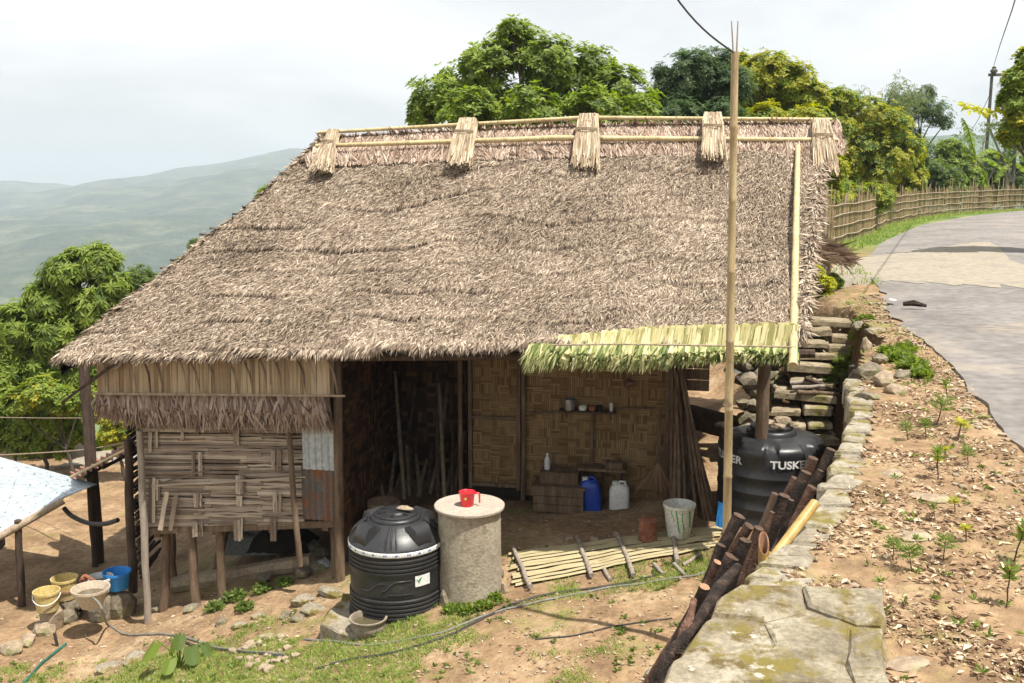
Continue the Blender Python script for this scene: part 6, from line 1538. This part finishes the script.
# ------------------------------------------------------------------ ground cover
mb = MB()
def tuft_(c, n, L, w, mi=0):
    for k in range(n):
        d = V((rv.gauss(0, .55), rv.gauss(0, .55), 1)).normalized(); l = L*rv.uniform(.5, 1.2); s_ = V((-d.y, d.x, 0))
        s_ = (s_.normalized() if s_.length > .01 else V((1, 0, 0)))*w*.5; b_ = c+V((rv.gauss(0, .02), rv.gauss(0, .02), -.005)); mb.add([b_-s_, b_+s_, b_+d*l+V((d.x, d.y, -.3))*l*.3], [(0, 1, 2)], mi)
cnt = 0
for _ in range(110000):
    if cnt > 26000: break
    x, y = rv.uniform(-6.2, 2.6), rv.uniform(7.5, 12.5)
    if x > edge_at(y)-.1: continue
    f = mnoise.noise(V((x*.9, y*.9, 40)))+.6*mnoise.noise(V((x*3, y*3, 11)))
    bias = -.25
    if y < 9.4-.05*x and x < 0: bias = .15
    if y < 9.2 and x < -.8: bias = .75
    if x < -3 and y < 9.9: bias = .35
    if x > -.2 and y < 9.3: bias = -.38
    if y > 10.4: bias = -.6
    if f+bias+rv.uniform(-.25, .15) < .05: continue
    cnt += 1; tuft_(V((x, y, hgt(x, y))), 5, .05, .007)
for _ in range(5200):
    x, y = rv.uniform(.7, 7), rv.uniform(2.8, 15.8)
    if not (edge_at(y)+.02 < x < interp(y, ROADL)+.12): continue
    f = mnoise.noise(V((x*1.6, y*1.6, 70)))
    if f < .08 and rv.random() > .06 and not (interp(y, ROADL)-.35 < x and y > 6 and f > -.1) and not (y > 13): continue
    tuft_(V((x, y, hgt(x, y))), 5, .05 if y > 9 else .035, .008 if y > 8 else .005)
for _ in range(1500):
    s_ = rv.uniform(0, cum[-1]*.85); p, d = fpt(s_); o = rv.uniform(.0, .9); x, y = p.x+d.y*o, p.y-d.x*o; tuft_(V((x, y, hgt(x, y))), 5, .13, .02)
mb.build('grass', grass_m, label='short grass growing in patches over the dirt', kind='stuff')
mb = MB()
n_ = 0
while n_ < 13000:
    x, y = rv.uniform(.8, 6.2), 2.8+11*rv.random()**1.5
    if not (edge_at(y)+.12 < x < interp(y, ROADL)-.02): continue
    if rv.random() > .45+1.3*mnoise.noise(V((x*2.2, y*2.2, 3))): continue
    n_ += 1; c = V((x, y, hgt(x, y)+.006)); a = rv.uniform(0, 6.3); L = .012+.045*rv.random()**2; d = V((cos(a), sin(a), rv.uniform(-.1, .4))); leaf(mb, c, d, L, L*rv.uniform(.25, .6), rv, 0, nrm=V((rv.gauss(0, .4), rv.gauss(0, .4), 1)), fold=.8)
for _ in range(3500):
    x, y = rv.uniform(-5.5, 2.6), rv.uniform(7.5, 11.5)
    if x > edge_at(y)-.1: continue
    c = V((x, y, hgt(x, y)+.006)); a = rv.uniform(0, 6.3); L = rv.uniform(.02, .055); leaf(mb, c, V((cos(a), sin(a), rv.uniform(-.1, .3))), L, L*.35, rv, 0, nrm=V((rv.gauss(0, .4), rv.gauss(0, .4), 1)))
mb.build('leaf_litter', litter_m, label='dry leaf litter and chips strewn over the bare earth', kind='stuff')
# low weeds in the garden strip
mb = MB()
for _ in range(900):
    x, y = rv.uniform(.9, 6), rv.uniform(3, 14)
    if not (edge_at(y)+.3 < x < interp(y, ROADL)-.1): continue
    c = V((x, y, hgt(x, y)+.01))
    for k in range(rv.randint(4, 9)): leaf(mb, c, V((rv.gauss(0, 1), rv.gauss(0, 1), rv.uniform(.1, .9))), rv.uniform(.02, .05), .014, rv, 0)
for _ in range(900):
    x, y = rv.uniform(-5.8, 2.4), rv.uniform(7.6, 10.4)
    if x > edge_at(y)-.1 or mnoise.noise(V((x*1.2, y*1.2, 90))) < -.02: continue
    c = V((x, y, hgt(x, y)+.01))
    for k in range(rv.randint(5, 10)): leaf(mb, c, V((rv.gauss(0, 1), rv.gauss(0, 1), rv.uniform(.1, .9))), rv.uniform(.03, .06), .022, rv, 0)
mb.build('weeds', fol_weed, label='small green weeds scattered over the bare earth', kind='stuff')
# flat stones half buried in the strip
for px, py, sx, sy, lb in ((908, 665, .10, .07, 'flat reddish stone half buried at the bottom of the garden strip'), (935, 500, .16, .10, 'flat pale stone half buried in the middle of the strip'), (915, 535, .13, .09, 'tan flat stone beside the coping'), (893, 475, .12, .08, 'flat stone next to the coping, farther up')):
    c = G(px, py); mb = MB(); mb.rock(c+V((0, 0, .0)), sx, sy, .025, rv); mb.build('stone', stone_b, None, lb, 'stone', 'stones in the garden strip', loc=c)
# scraps on the road
c = G(913, 312); mb = MB(); mb.tube([c+V((-.12, .05, .1)), c+V((0, .0, .12)), c+V((.14, -.08, .09))], [.03, .045, .02], 6); mb.build('twig', bark_m, None, 'short dark broken twig lying on the road', 'twig', loc=c)
c = G(892, 306); mb = MB(); mb.rock(c+V((0, 0, .09)), .12, .05, .008, rv); mb.build('paper_scrap', white_mark, None, 'flat white scrap of paper on the road', 'scrap', loc=c)
# ------------------------------------------------------------------ camera, light, world
cam = bpy.data.cameras.new('camera'); co = bpy.data.objects.new('camera', cam); COL.objects.link(co)
co.location = (0, 0, CAMZ); co.rotation_euler = (pi/2-PITCH, 0, 0); cam.sensor_width = 36; cam.lens = 36*FOC/1024; cam.clip_end = 12000; cam.clip_start = .05
scene.camera = co
SD = V((.33, -.27, 1)).normalized()
sun = bpy.data.lights.new('sun', 'SUN'); sun.energy = 5.0; sun.angle = radians(.6); sun.color = (1, .95, .86)
so = bpy.data.objects.new('sun', sun); COL.objects.link(so); so.rotation_euler = SD.to_track_quat('Z', 'Y').to_euler(); so.location = (3, 0, 12)
w = bpy.data.worlds.new('World'); scene.world = w; w.use_nodes = True; nt = w.node_tree
for n in list(nt.nodes): nt.nodes.remove(n)
out = nt.nodes.new('ShaderNodeOutputWorld'); sky = nt.nodes.new('ShaderNodeTexSky'); sky.sky_type = 'NISHITA'; sky.sun_disc = False
sky.sun_elevation = math.asin(SD.z); sky.sun_rotation = atan2(SD.x, SD.y); sky.air_density = 1; sky.dust_density = 2.5
bg1 = nt.nodes.new('ShaderNodeBackground'); bg1.inputs[1].default_value = .1; nt.links.new(sky.outputs[0], bg1.inputs[0])
tc = nt.nodes.new('ShaderNodeTexCoord'); mp = nt.nodes.new('ShaderNodeMapping'); mp.inputs['Scale'].default_value = (1, 1, 3.2); nt.links.new(tc.outputs['Generated'], mp.inputs[0])
n1 = nz(nt, mp.outputs[0], 1.9, 7, .55, .3); cr = ramp(nt, [(.53, .55, .56), (.67, .68, .685), (.80, .80, .80)], [.38, .50, .62]); nt.links.new(n1.outputs[0], cr.inputs[0])
bg2 = nt.nodes.new('ShaderNodeBackground'); nt.links.new(cr.outputs[0], bg2.inputs[0]); bg2.inputs[1].default_value = .97
ms = nt.nodes.new('ShaderNodeMixShader'); ms.inputs[0].default_value = .9; nt.links.new(bg1.outputs[0], ms.inputs[1]); nt.links.new(bg2.outputs[0], ms.inputs[2]); nt.links.new(ms.outputs[0], out.inputs[0])
scene.view_settings.view_transform = 'Standard'; scene.view_settings.look = 'None'; scene.view_settings.exposure = .62; scene.view_settings.gamma = 1
scene.render.engine = 'CYCLES'
c = scene.cycles; c.use_denoising = True; c.max_bounces = 7; c.diffuse_bounces = 3; c.glossy_bounces = 2; c.transmission_bounces = 4; c.volume_bounces = 0; c.transparent_max_bounces = 6
c.sample_clamp_indirect = 8
